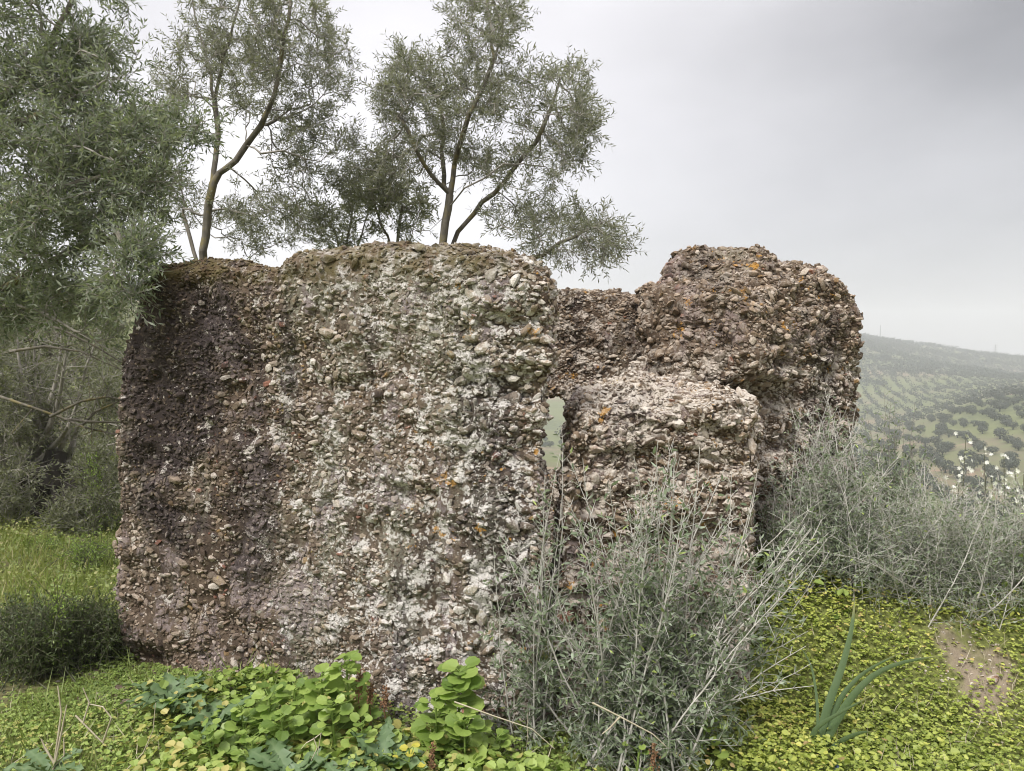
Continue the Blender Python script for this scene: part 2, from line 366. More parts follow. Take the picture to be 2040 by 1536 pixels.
# ------------------------------------------------------------------ terrain
RR = [0, 3, 5, 7, 12, 40, 100, 190, 260, 350, 450, 600, 800, 1000, 1150, 1400, 1800, 2600]
RZ = [0, 0, -.08, -.45, -2.0, -9, -17, -26, -35, -44, -43, -32, -10, 13, 17, 2, -10, -20]
RR2 = [0, 3, 5, 7, 12, 40, 100, 150, 180, 300, 380, 450, 600, 800, 1000, 1150, 1400, 1800, 2600]
RZ2 = [0, 0, -.08, -.45, -2.0, -12, -23, -29, -30, -22, -19, -22, -23, -8, 13, 17, 2, -10, -20]
LR = [0, 5, 8, 14, 20, 60, 150, 300, 600, 1000, 2600]
LZ = [0, 0, .05, .1, .2, 2.2, 9, 17, 26, 20, 0]
def sstep(x, a, b):
    t = np.clip((x - a) / (b - a), 0, 1); return t * t * (3 - 2 * t)
def ground_z(x, y):
    x = np.asarray(x, float); y = np.asarray(y, float)
    r = np.hypot(x, y); a = np.degrees(np.arctan2(x, y))
    zr = np.interp(r, RR, RZ); zl = np.interp(r, LR, LZ)
    k = sstep(a, -13, 3) * (1 - sstep(a, 100, 150))
    zr2 = np.interp(r, RR2, RZ2); k2 = sstep(a, 22.5, 34); zr = zr * (1 - k2) + zr2 * k2
    z = zl * (1 - k) + zr * k
    # ridge falls to the right; nearer shoulder climbs to the right
    z = z - k * sstep(r, 550, 1000) * np.clip((a - 24), -10, 14) * 3.7
    p = np.stack([x, y, np.zeros_like(x)], -1).reshape(-1, 3)
    big = (fbm(p, 1 / 160., 3, 3) * 5).reshape(x.shape) * sstep(r, 200, 600)
    mid = (fbm(p, 1 / 9., 3, 5) * .25).reshape(x.shape) * sstep(r, 9, 40)
    sm = (fbm(p, 1.1, 3, 7) * .035).reshape(x.shape)
    bank = .10 * np.exp(-((x - 1.55) / .9) ** 2 - ((y - 3.5) / .5) ** 2) + .10 * np.exp(-((x + 1.2) / .6) ** 2 - ((y - 3.35) / .28) ** 2)
    bank = bank + .42 * sstep(y, 2.95, 3.75) * sstep(x, .8, 1.35) * (1 - sstep(r, 4.9, 7.5))
    return z + big + mid + sm + bank
def on_ground(px, py):
    d = ray(px, py); t_ = np.linspace(1.5, 12, 900); q = CAM + d[None] * t_[:, None]
    i = int(np.argmax(q[:, 2] < ground_z(q[:, 0], q[:, 1]))); return q[i]
def warp_axis(n, near, far):
    u = np.linspace(-1, 1, n); k = math.asinh(far / near); return np.sinh(u * k) * near
gx = warp_axis(330, 2.2, 1700); gy = warp_axis(330, 2.2, 1700) + 3
X, Y = np.meshgrid(gx, gy)
Z = ground_z(X, Y)
n0, n1 = X.shape
idx = np.arange(n0 * n1).reshape(n0, n1)
quads = np.stack([idx[:-1, :-1], idx[:-1, 1:], idx[1:, 1:], idx[1:, :-1]], -1).reshape(-1, 4)
m, t = new_mat('ground_soil'); N = NT(t)
o_ = N.n('ShaderNodeOutputMaterial'); g_ = N.n('ShaderNodeNewGeometry'); pos = g_.outputs['Position']
soil = N.ramp(N.noise(pos, 22, 6, .65), [(.3, (0.10, 0.072, 0.048)), (.55, (0.19, 0.145, 0.10)), (.8, (0.33, 0.27, 0.21))])
turf = N.ramp(N.noise(pos, 45, 5, .7), [(.3, (0.07, 0.085, 0.022)), (.55, (0.15, 0.165, 0.045)), (.8, (0.24, 0.235, 0.08))])
mask = N.step(N.noise(pos, 1.6, 4, .6), .26, .44)
sub = N.n('ShaderNodeVectorMath', operation='DISTANCE'); N.l(pos, sub.inputs[0]); bare_c = on_ground(1930, 1335); sub.inputs[1].default_value = tuple(bare_c)
bare = N.step(N.math('ADD', sub.outputs['Value'], N.math('MULTIPLY', N.math('SUBTRACT', N.noise(pos, 5, 4), .5), .7)), .05, .24)
near = N.mix(N.math('MULTIPLY', mask, bare), soil, turf)
near = N.mix(N.math('MULTIPLY', N.math('SUBTRACT', 1.0, bare), .45), near, (0.33, 0.275, 0.21))
field = N.ramp(N.noise(pos, .012, 5, .6), [(.36, (0.075, 0.09, 0.035)), (.48, (0.12, 0.135, 0.048)), (.57, (0.135, 0.12, 0.07)), (.68, (0.33, 0.20, 0.15))])
field = N.mix(N.step(N.noise(pos, .35, 4, .6), .4, .7), field, (0.13, 0.145, 0.06))
ds = N.n('ShaderNodeVectorMath', operation='LENGTH'); N.l(pos, ds.inputs[0])
c = N.mix(N.step(ds.outputs['Value'], 14, 60), near, field)
b = N.n('ShaderNodeBsdfPrincipled', i_Roughness=1.0); N.l(c, b.inputs['Base Color'])
bp = N.n('ShaderNodeBump', i_Strength=.6, i_Distance=.03); N.l(N.noise(pos, 30, 5, .7), bp.inputs['Height']); N.l(bp.outputs[0], b.inputs['Normal'])
N.l(b.outputs[0], o_.inputs['Surface'])
ter = mesh('ground', np.stack([X, Y, Z], -1).reshape(-1, 3), quads, m)
tag(ter, kind='structure')

# ------------------------------------------------------------------ ruin
def loft(outlines):
    """closed solid through a list of same-length 3-D outlines"""
    bm = bmesh.new(); rings = []
    for pts in outlines: rings.append([bm.verts.new(Vector(p)) for p in pts])
    n = len(rings[0])
    for a, b in zip(rings, rings[1:]):
        for i in range(n):
            j = (i + 1) % n; bm.faces.new((a[i], a[j], b[j], b[i]))
    f = [bm.faces.new(rings[0][::-1]), bm.faces.new(rings[-1])]
    bmesh.ops.triangulate(bm, faces=f); bmesh.ops.recalc_face_normals(bm, faces=bm.faces)
    return bm
def hull(pts):
    bm = bmesh.new()
    for p in pts: bm.verts.new(Vector(p))
    r = bmesh.ops.convex_hull(bm, input=bm.verts)
    bmesh.ops.delete(bm, geom=[v for v in bm.verts if not v.link_faces], context='VERTS')
    bmesh.ops.recalc_face_normals(bm, faces=bm.faces)
    return bm
def remesh(bms, voxel, smooth):
    me = bpy.data.meshes.new('tmp'); bm = bmesh.new()
    for b_ in bms:
        t_ = bpy.data.meshes.new('t'); b_.to_mesh(t_); b_.free(); bm.from_mesh(t_); bpy.data.meshes.remove(t_)
    bm.to_mesh(me); bm.free()
    o = bpy.data.objects.new('tmp', me); COL.objects.link(o)
    md = o.modifiers.new('r', 'REMESH'); md.mode = 'VOXEL'; md.voxel_size = voxel
    ms = o.modifiers.new('s', 'SMOOTH'); ms.iterations = smooth; ms.factor = .5
    dg = bpy.context.evaluated_depsgraph_get()
    ev = o.evaluated_get(dg); r = bpy.data.meshes.new_from_object(ev)
    bpy.data.objects.remove(o); bpy.data.meshes.remove(me)
    V = np.empty(len(r.vertices) * 3, np.float32); r.vertices.foreach_get('co', V); V = V.reshape(-1, 3).astype(float)
    Nn = np.empty(len(r.vertices) * 3, np.float32); r.vertex_normals.foreach_get('vector', Nn); Nn = Nn.reshape(-1, 3).astype(float)
    r.calc_loop_triangles(); T = np.empty(len(r.loop_triangles) * 3, np.int32); r.loop_triangles.foreach_get('vertices', T); T = T.reshape(-1, 3)
    Q = np.empty(len(r.loops), np.int32); r.loops.foreach_get('vertex_index', Q)
    faces = Q.reshape(-1, 4) if len(Q) == 4 * len(r.polygons) else T
    bpy.data.meshes.remove(r)
    return V, Nn, faces, T

def rock_shape(seed, detail):
    r = np.random.default_rng(seed); bm = bmesh.new()
    bmesh.ops.create_icosphere(bm, subdivisions=1, radius=1)
    V = np.array([v.co[:] for v in bm.verts])
    if detail:                                    # 42-vertex boulder: chop with planes for facets
        bm.free(); bm = bmesh.new(); bmesh.ops.create_icosphere(bm, subdivisions=2, radius=1)
        keep = [v for v in bm.verts if v.co.z > -0.45]
        bmesh.ops.delete(bm, geom=[v for v in bm.verts if v.co.z <= -0.45], context='VERTS')
        V = np.array([v.co[:] for v in bm.verts])
    for k in range(11 if detail else 5):
        d = unit(r.normal(size=3)); h = r.uniform(.5, .82); s = V @ d - h
        V = V - np.clip(s, 0, None)[:, None] * d * .9
    V = V * (1 + .12 * r.normal(size=(len(V), 1)) * (0.5 if detail else 1))
    for v, c in zip(bm.verts, V): v.co = c
    bmesh.ops.triangulate(bm, faces=bm.faces)
    bm.verts.index_update()
    Fc = np.array([[v.index for v in f.verts] for f in bm.faces]); bm.free()
    return V, Fc
ROCKS = [rock_shape(100 + k, False) for k in range(12)]
BIGROCKS = [rock_shape(300 + k, True) for k in range(10)]
STONE_ME = [mesh('stone', V, Fc, M_STONE, smooth=False, hide_link=True) for V, Fc in BIGROCKS]

def build_mass(name, label, bms, base, seed, voxel=.02, smooth=3, amp=1.0, strata=None, dens=1.0, big=1.0, rough_fn=None, recess=None, n_single=300):
    V, Nn, Fq, T = remesh(bms, voxel, smooth)
    if recess is not None: V = V + recess(V)
    h = fbm(V, 2.1, 3, seed) * .028 + fbm(V, 8.5, 3, seed + 5) * .016 + fbm(V, 26, 2, seed + 9) * .0065
    if strata is not None: h = h + fbm(V * (1.3, 1.3, 9.0), 1.0, 3, seed + 31) * .030 * strata(V) - .028 * sstep(fbm(V * (1, 1, 1.7), 5.5, 3, seed + 41), .35, .8) * strata(V)
    h = h - .022 * sstep(fbm(V, 6.3, 3, seed + 51), .38, .75)
    V = V + Nn * (h * amp)[:, None]
    root = empty(name, base, label, 'ruined wall')
    core = mesh('mortar_core', V, Fq, M_MORTAR, root)
    # pebbles: sizes by class, larger first
    r_ = np.random.default_rng(seed)
    A, B, C = V[T[:, 0]], V[T[:, 1]], V[T[:, 2]]
    cr = np.cross(B - A, C - A); ar = np.linalg.norm(cr, axis=1) / 2; fn = unit(cr)
    ctr = (A + B + C) / 3; toc = unit(CAM - ctr)
    facing = (fn * toc).sum(1)
    wgt = ar * np.where(facing > -.15, 1.0, .10); wgt[ctr[:, 2] < -.05] = 0
    cum = np.cumsum(wgt); total = cum[-1]
    def sample(n):
        i = np.searchsorted(cum, r_.random(n) * total); i = np.minimum(i, len(T) - 1)
        u = r_.random((n, 2)); s = np.sqrt(u[:, 0]); a = 1 - s; b_ = s * (1 - u[:, 1]); c_ = s * u[:, 1]
        return a[:, None] * A[i] + b_[:, None] * B[i] + c_[:, None] * C[i], fn[i]
    pts = []; nor = []; rad = []
    classes = [(.022, .034, 95 * big), (.0125, .021, 900), (.008, .0125, 4200), (.005, .008, 6500)]
    prevP = np.zeros((0, 3)); prevR = np.zeros(0)
    for lo, hi, per in classes:
        n = int(total * per * dens)
        p, nn = sample(n); rr = lo + (hi - lo) * r_.random(n) ** 1.6
        if rough_fn is not None:
            f = rough_fn(p)                       # 0 fine .. 1 coarse
            keep = r_.random(n) < (.06 + .94 * f ** 1.5 if lo > .02 else (.35 + .65 * f if lo > .012 else 1.0)); p, nn, rr = p[keep], nn[keep], rr[keep]
        if lo < .01:                              # smooth crusted areas keep few of the small stones
            cr_ = fbm(p * (1, 1, .6), 2.6, 3, seed + 71); kk = r_.random(n if rough_fn is None else len(p)) < np.clip(.85 - 1.3 * sstep(cr_, .12, .55), .15, 1); p, nn, rr = p[kk], nn[kk], rr[kk]
        ok = np.ones(len(p), bool)
        if len(prevP):
            kd = kdtree.KDTree(len(prevP))
            for i, q in enumerate(prevP): kd.insert(q, i)
            kd.balance()
            for i in range(len(p)):
                q, j, d = kd.find(p[i])
                if d < .82 * (prevR[j] + rr[i]): ok[i] = False
        p, nn, rr = p[ok], nn[ok], rr[ok]
        cell = 2 * hi * .86; grid = {}; acc_i = []
        keys = np.floor(p / cell).astype(int)
        for i in range(len(p)):
            k = tuple(keys[i]); good = True
            for dx in (-1, 0, 1):
                for dy in (-1, 0, 1):
                    for dz in (-1, 0, 1):
                        for j in grid.get((k[0] + dx, k[1] + dy, k[2] + dz), ()):
                            e = p[i] - p[j]
                            if e[0] * e[0] + e[1] * e[1] + e[2] * e[2] < (.84 * (rr[i] + rr[j])) ** 2: good = False; break
                        if not good: break
                    if not good: break
                if not good: break
            if good: grid.setdefault(k, []).append(i); acc_i.append(i)
        p, nn, rr = p[acc_i], nn[acc_i], rr[acc_i]
        pts.append(p); nor.append(nn); rad.append(rr)
        prevP = np.concatenate([prevP, p]); prevR = np.concatenate([prevR, rr])
    p = np.concatenate(pts); nn = np.concatenate(nor); rr = np.concatenate(rad); m_ = len(p)
    nn = unit(nn + r_.normal(size=nn.shape) * .22)
    hx = np.cross(nn, np.array((0, 0, 1.0))); bad = np.linalg.norm(hx, axis=1) < .2; hx[bad] = np.cross(nn[bad], np.array((1.0, 0, 0))); hx = unit(hx)
    hy = np.cross(nn, hx); th = r_.normal(size=m_) * .55
    e1 = hx * np.cos(th)[:, None] + hy * np.sin(th)[:, None]; e2 = np.cross(nn, e1)
    sa = rr * r_.uniform(1.1, 1.75, m_); sb = rr * r_.uniform(.6, 1.0, m_); sc_ = rr * r_.uniform(.5, .95, m_)
    cen = p + nn * (rr * r_.uniform(-.12, .45, m_))[:, None]
    seen = ((nn * unit(CAM - cen)).sum(1) > .1) & (cen[:, 2] > .25)
    score = np.where(seen, rr / np.linalg.norm(cen - CAM, axis=1), 0)
    order = np.argsort(-score); single = order[:n_single]; rest = order[n_single:]
    for k, i in enumerate(single):
        o = bpy.data.objects.new('stone', STONE_ME[int(r_.integers(len(STONE_ME)))]); COL.objects.link(o)
        Mx = Matrix(((e1[i][0] * sa[i], e2[i][0] * sb[i], nn[i][0] * sc_[i], cen[i][0]), (e1[i][1] * sa[i], e2[i][1] * sb[i], nn[i][1] * sc_[i], cen[i][1]),
                     (e1[i][2] * sa[i], e2[i][2] * sb[i], nn[i][2] * sc_[i], cen[i][2]), (0, 0, 0, 1)))
        o.parent = root; o.matrix_local = Matrix.Translation(-root.location) @ Mx
    acc = Acc(); var = r_.integers(0, len(ROCKS), m_); tint = r_.random(m_)
    for k, (RV, RF) in enumerate(ROCKS):
        i = rest[var[rest] == k]
        VV = cen[i][:, None] + RV[None, :, 0:1] * (e1[i] * sa[i][:, None])[:, None] + RV[None, :, 1:2] * (e2[i] * sb[i][:, None])[:, None] + RV[None, :, 2:3] * (nn[i] * sc_[i][:, None])[:, None]
        FF = (RF[None] + (np.arange(len(i)) * len(RV))[:, None, None]).reshape(-1, 3)
        acc.add(VV.reshape(-1, 3), FF, np.repeat(tint[i], len(RV)))
    o = acc.build('pebbles', M_PEB, root, False); o['kind'] = 'stuff'
    print(name, 'core', len(Fq), 'pebbles', m_)
    return root

# main slab: face plane through two base points
A0 = np.array((-1.91, 3.80, 0.0)); B0 = np.array((0.15, 3.08, 0.0))
du = unit(B0 - A0); fnm = np.array((du[1], -du[0], 0.0))
def onface(px, py, back=0.0):
    d = ray(px, py); q = A0 - fnm * back; t_ = ((q - CAM) @ fnm) / (d @ fnm); return CAM + d * t_
ol = [(226, 1440), (224, 1352), (226, 1200), (222, 1050), (226, 900), (234, 760), (240, 640), (266, 562), (306, 524), (400, 520), (510, 522), (545, 532), (580, 508), (620, 492), (700, 480), (800, 476),
      (900, 474), (960, 480), (1012, 489), (1050, 505), (1074, 535), (1086, 575), (1098, 640), (1106, 700), (1106, 765), (1090, 800), (1087, 900), (1088, 1000), (1078, 1100), (1078, 1200), (1074, 1300), (1076, 1400), (1072, 1640)]
def inset(o, k):
    c = np.mean(o, 0); r = []
    for (x, y) in o:
        top = np.clip((1100 - y) / 500, 0, 1)
        r.append((x + (c[0] - x) * k * .4, y + (k * 260 * top if y < 820 else 0)))
    return r
ext = np.array((0.012, 1.0, 0.0))
lay0 = [onface(x, y) for x, y in inset(ol, .09)]
lay1 = [onface(x, y) + ext * .07 for x, y in inset(ol, .02)]
base_l = [onface(x, y) for x, y in ol]
lay2 = [q + ext * .24 for q in base_l]
lay3 = [q + ext * .52 for q in base_l]
def recess_main(V):
    s = (V - A0) @ du; L_ = np.linalg.norm(B0 - A0)
    k = sstep(s, L_ - .30, L_ + .02)
    rough = .05 * k * (1 + .8 * fbm(V, 5, 2, 91))
    # small hollow near the foot of the left corner and pits
    hol = np.exp(-(((V - P(282, 1315, 3.78)) * np.array((7, 2, 9))) ** 2).sum(1)) * .10
    pit = np.exp(-(((V - P(655, 1000, 3.45)) * np.array((30, 6, 26))) ** 2).sum(1)) * .06
    pit = pit + np.exp(-(((V - P(1015, 790, 3.2)) * np.array((13, 5, 36))) ** 2).sum(1)) * .07
    lump = -np.exp(-(((V - P(290, 1275, 3.74)) * np.array((9, 3, 11))) ** 2).sum(1)) * .05
    return -fnm * (rough + hol + pit + lump)[:, None]
def rough_main(p):
    s = (p - A0) @ du; return np.clip(.15 + 1.0 * sstep(s, 1.55, 2.0) + .25 * sstep(p[:, 2], 1.75, 1.95) + .35 * fbm(p, 2.2, 2, 5), .05, 1)
build_mass('ruined_wall_slab', 'broad upright pebble concrete wall slab with soot black upper left corner, standing beside the narrow slot',
           [loft([lay0, lay1, lay2, lay3])], P(640, 1400, 3.55) * np.array((1, 1, 0)), 21, rough_fn=rough_main, recess=recess_main, strata=lambda V: .25 + .75 * sstep((V - A0) @ du, 1.55, 1.95))

# low block in front of the boulder-like block
ol2 = [(1108, 1640), (1108, 1300), (1106, 1120), (1108, 990), (1122, 925), (1136, 880), (1134, 822), (1150, 806), (1200, 792), (1260, 778), (1320, 774), (1380, 776), (1440, 784), (1484, 800), (1506, 836), (1516, 900), (1500, 1000), (1498, 1100), (1470, 1640)]
def low(o, dy, k, Yl, Yr):
    c = np.mean(o, 0); r = []
    for x, y in o:
        f = (x - 1094) / 420; top = 1 if y < 1000 else 0
        r.append(P(x + (1305 - x) * k, y + dy * top, Yl + (Yr - Yl) * f))
    return r
build_mass('low_ruined_block', 'low pebble concrete block with pale lichen on its sloping top, behind the tall spiny bush',
           [loft([low(ol2, 40, .05, 3.24, 3.30), low(ol2, 12, .01, 3.32, 3.38), low(ol2, -14, 0, 3.60, 3.64), low(ol2, -32, .03, 3.86, 3.92)])],
           P(1300, 1480, 3.4) * np.array((1, 1, 0)), 33, voxel=.019, amp=1.25, big=1.7, strata=lambda V: 1 + 0 * V[:, 0], rough_fn=lambda p: np.clip(.75 + .4 * fbm(p, 3, 2, 6), .2, 1))

# tall boulder-like block at the right
z0 = lambda px, Y_: np.array((P(px, 700, Y_)[0], Y_, -.15))
h1 = hull([z0(1264, 4.40), z0(1478, 3.92), z0(1560, 4.02), z0(1600, 4.75), z0(1266, 4.85),
           P(1260, 730, 4.35), P(1330, 735, 4.16), P(1455, 745, 3.90), P(1508, 760, 3.92), P(1268, 600, 4.36), P(1276, 570, 4.5), P(1300, 538, 4.35), P(1334, 506, 4.48), P(1400, 496, 4.55), P(1468, 492, 4.5),
           P(1520, 498, 4.5), P(1560, 528, 4.45), P(1400, 560, 4.14), P(1455, 600, 3.98), P(1512, 640, 3.95), P(1350, 505, 4.85), P(1500, 490, 4.85), P(1570, 530, 4.85)])
h2 = hull([z0(1500, 4.0), z0(1690, 4.45), z0(1690, 5.0), z0(1500, 4.9), P(1508, 650, 4.0), P(1545, 575, 4.2), P(1575, 535, 4.45), P(1610, 541, 4.5), P(1655, 564, 4.55), P(1690, 606, 4.6), P(1706, 660, 4.55),
           P(1704, 740, 4.5), P(1694, 880, 4.48), P(1600, 700, 4.18), P(1510, 900, 4.0), P(1580, 540, 4.95), P(1690, 610, 4.95)])
h3 = hull([P(1520, 500, 4.5), P(1575, 528, 4.5), P(1600, 545, 4.5), P(1480, 560, 4.2), P(1540, 600, 4.1), P(1500, 520, 4.8), P(1590, 560, 4.8)])
def recess_tall(V):
    c_ = P(1500, 800, 4.0); k = np.exp(-(((V - c_) * np.array((4.5, 2.5, 9))) ** 2).sum(1)) * .16
    return np.stack([-k * .3, k, 0 * k], 1)
build_mass('tall_ruined_block', 'tall rounded pebble concrete block rising at the right above the low block and grey bushes',
           [h1, h2, h3], P(1500, 1200, 4.3) * np.array((1, 1, 0)), 47, voxel=.024, smooth=3, amp=1.6, big=1.9, strata=lambda V: 1 + 0 * V[:, 0], dens=.85, rough_fn=lambda p: np.clip(.8 + .4 * fbm(p, 3, 2, 8), .25, 1), recess=recess_tall)

# back wall with the small opening that shows the valley
ob = [(980, 1300), (980, 620), (1040, 590), (1100, 584), (1150, 576), (1200, 578), (1245, 588), (1290, 592), (1345, 600), (1345, 1300), (1150, 1300), (1146, 900), (1140, 806), (1118, 792), (1086, 790), (1072, 810), (1070, 1300)]
def bw(o, off, dy=0): return [P(x, y + (dy if y < 620 else 0), 5.35 - (x - 980) / 365 * .25) + np.array((0, off, 0)) for x, y in o]
build_mass('back_ruined_wall', 'lower pebble concrete wall in the rear with a small opening, seen between the slab and tall block',
           [loft([bw(ob, -.05, 14), bw(ob, .05), bw(ob, .40)]), hull([P(x, y, Y_) for x, y in ((1040, 958), (1095, 938), (1122, 950), (1175, 925), (1040, 1300), (1175, 1300)) for Y_ in (5.28, 5.62)])], P(1200, 1100, 5.2) * np.array((1, 1, 0)), 59, voxel=.026, smooth=4, amp=1.1, rough_fn=lambda p: np.clip(.35 + .4 * fbm(p, 3, 2, 8), .1, 1))

# ------------------------------------------------------------------ trees
def grow(limbs, targets, seg=.10, wander=.22, seed=0, up=.5):
    r_ = np.random.default_rng(seed)
    pos = []; par = []
    def add(p, q): pos.append(np.array(p, float)); par.append(q); return len(pos) - 1
    for li, pl in enumerate(limbs):
        pl = [np.array(q, float) for q in pl]
        if li == 0: cur = add(pl[0], -1)
        else:
            arr = np.array(pos); cur = int(np.argmin(((arr - pl[0]) ** 2).sum(1)))
        for q in pl[1:]:
            a = pos[cur].copy(); n = max(1, int(np.linalg.norm(q - a) / seg))
            for k in range(1, n + 1):
                j = (r_.normal(size=3) * .008) if k < n else 0
                cur = add(a + (q - a) * k / n + j, cur)
    nl = len(pos)
    arr = np.zeros((len(pos) + len(targets) * 40, 3)); arr[:nl] = pos; cnt = nl
    dirs = np.zeros_like(arr); 
    for i in range(nl): dirs[i] = unit(pos[i] - pos[par[i]]) if par[i] >= 0 else (0, 0, 1)
    d0 = np.array([((arr[:nl] - t_) ** 2).sum(1).min() for t_ in targets])
    for ti in np.argsort(d0):
        tg = targets[ti]; d = tg - arr[:cnt]; dist = np.linalg.norm(d, axis=1)
        cs = (d * dirs[:cnt]).sum(1) / np.maximum(dist, 1e-6)
        cost = dist * (1 + .45 * (1 - cs)) 
        i = int(np.argmin(cost)); a = arr[i]; L_ = dist[i]
        n = max(2, min(38, int(L_ / seg))); c_ = a + dirs[i] * L_ * .45 + r_.normal(size=3) * wander * L_ * .4
        cur = i
        for k in range(1, n + 1):
            u = k / n; q = (1 - u) ** 2 * a + 2 * u * (1 - u) * c_ + u * u * tg
            if k < n: q = q + r_.normal(size=3) * .012
            if cnt >= len(arr): break
            arr[cnt] = q; dirs[cnt] = unit(q - arr[cur]); par.append(cur); cur = cnt; cnt += 1
    return arr[:cnt], np.array(par[:cnt]), dirs[:cnt]
def skeleton_radii(par, rtip, rroot):
    n = len(par); c = np.zeros(n); has = np.zeros(n, bool)
    for i in range(n - 1, 0, -1):
        if not has[i]: c[i] += 1
        c[par[i]] += c[i]; has[par[i]] = True
    c[0] = max(c[0], 1); e = math.log(rroot / rtip) / math.log(c.max())
    return rtip * np.maximum(c, 1) ** e, c
def tree(root, limbs, targets, seed, rtip, rroot, leaf_m, bark, nside=5, nleaf=14, leaf=.055, wleaf=.011, twig=(.09, .20), split_r=.012, bark2=None, thin_only=1.9, seg=.10, tintshift=0.0, shape='quad', upl=.25):
    r_ = np.random.default_rng(seed)
    pos, par, dirs = grow(limbs, targets, seg, seed=seed)
    rad, cnt = skeleton_radii(par, rtip, rroot)
    ch = np.arange(1, len(pos)); ch = ch[par[ch] >= 0]
    pa = par[ch]; rp = np.minimum(rad[pa], rad[ch] * 1.25)
    big = rad[ch] > split_r
    tk = Acc(); br = Acc()
    if big.any(): tubes(tk, pos[pa[big]], pos[ch[big]], rp[big], rad[ch[big]], 8, .5, dirs[pa[big]], dirs[ch[big]]); tk.build('trunk', bark, root)
    sm = ~big
    tubes(br, pos[pa[sm]], pos[ch[sm]], rp[sm], rad[ch[sm]], 4, .5, dirs[pa[sm]], dirs[ch[sm]])
    # side twigs on the thin shoots
    thin = ch[(rad[ch] < rtip * thin_only)]
    k = r_.choice(thin, size=int(len(targets) * nside)); u = r_.random(len(k))[:, None]
    o = pos[par[k]] * (1 - u) + pos[k] * u
    d = unit(dirs[k] * .7 + perp(dirs[k], r_) * 1.0 + np.array((0, 0, upl)))
    ln = r_.uniform(twig[0], twig[1], len(k))
    e = o + d * ln[:, None]
    tubes(br, o, e, rtip * .6, rtip * .35, 3)
    b_ = br.build('branches', bark2 or M_TWIG, root)
    # leaves in opposite pairs
    lf = Acc(); side = perp(d, r_); side2 = np.cross(d, side)
    shade = np.clip(r_.normal(.5 + tintshift, .22, len(k)), 0, 1)
    half = nleaf // 2
    for j in range(half):
        tt = (j + .6) / half; bp_ = o + d * (ln * tt)[:, None]; s = side if j % 2 else side2
        for sg in (1, -1):
            ld = unit(d * .75 + s * sg * .8 + r_.normal(size=d.shape) * .28)
            keep = r_.random(len(k)) < .92
            nr = unit(perp(ld, r_) + np.array((0, 0, .7)))
            leaves(lf, bp_[keep], ld[keep], nr[keep], leaf * r_.uniform(.6, 1.15, keep.sum()), wleaf * r_.uniform(.75, 1.2, keep.sum()), np.clip(shade[keep] + r_.normal(0, .12, keep.sum()), 0, 1), shape, .04)
    c_ = lf.build('crown', leaf_m, root, smooth=False); c_['kind'] = 'stuff'
    return root
def blob_pts(blobs, n, seed):
    """points in ellipsoids (px, py, depth, rx px, ry px, rdepth, weight), denser near the shell"""
    r_ = np.random.default_rng(seed); w_ = np.array([b_[6] if len(b_) > 6 else b_[3] * b_[4] for b_ in blobs], float); w_ /= w_.sum()
    out_ = []
    for b_ , c_ in zip(blobs, np.round(w_ * n).astype(int)):
        for _ in range(c_):
            v = r_.normal(size=3); v /= np.linalg.norm(v); v *= r_.random() ** .42
            out_.append(P(b_[0] + v[0] * b_[3], b_[1] + v[1] * b_[4], b_[2] + v[2] * b_[5]))
    return np.array(out_)
def gp(px, Y_):
    q = P(px, 700, Y_); return np.array((q[0], Y_, float(ground_z(q[0], Y_))))

# olive behind the slab's left end
D = 6.2; base = gp(398, D)
root = empty('olive_tree', base, 'open olive tree with forked grey trunk rising behind the left end of the slab', 'tree', 'olive trees behind the ruin')
limbs = [[base, P(400, 700, D), P(404, 500, D), P(415, 410, D), P(425, 365, D), P(437, 345, D)],
         [P(398, 560, D), P(372, 450, D + .1), P(362, 380, D + .2)],
         [P(437, 345, D), P(470, 320, D - .1), P(490, 290, D - .1), P(520, 250, D - .2), P(545, 195, D - .3), P(560, 120, D - .3), P(575, 40, D - .4), P(585, -40, D - .4)],
         [P(430, 355, D), P(432, 290, D + .1), P(427, 200, D + .2), P(415, 130, D + .3), P(395, 60, D + .3), P(380, -20, D + .4)],
         [P(427, 195, D + .2), P(445, 110, D + .1), P(470, 30, D), P(490, -60, D)],
         [P(480, 305, D - .1), P(520, 306, D - .3), P(565, 300, D - .4)],
         [P(520, 250, D - .2), P(580, 230, D + .3), P(640, 205, D + .4)],
         [P(500, 270, D), P(500, 200, D + .5), P(505, 120, D + .6)]]
blobs = [(560, 40, D - .3, 100, 120, .6), (640, 150, D, 75, 95, .5), (430, 60, D + .3, 90, 120, .6), (600, 270, D - .1, 90, 70, .5), (500, 160, D, 100, 90, .7), (350, 180, D + .2, 60, 130, .5),
         (575, 430, D + .2, 80, 75, .5), (350, 400, D + .3, 60, 70, .4), (470, -60, D, 160, 70, .7), (500, 470, D + .3, 55, 45, .4), (610, 350, D, 60, 60, .4), (505, 400, D - .1, 50, 60, .3), (450, 440, D + .3, 50, 50, .3), (650, 60, D, 40, 80, .4), (330, 280, D + .2, 50, 80, .4)]
tree(root, limbs, blob_pts(blobs, 700, 5), 5, .0024, .034, M_OLIVE, M_BARK, nside=3.9, nleaf=14, leaf=.048, wleaf=.0088)

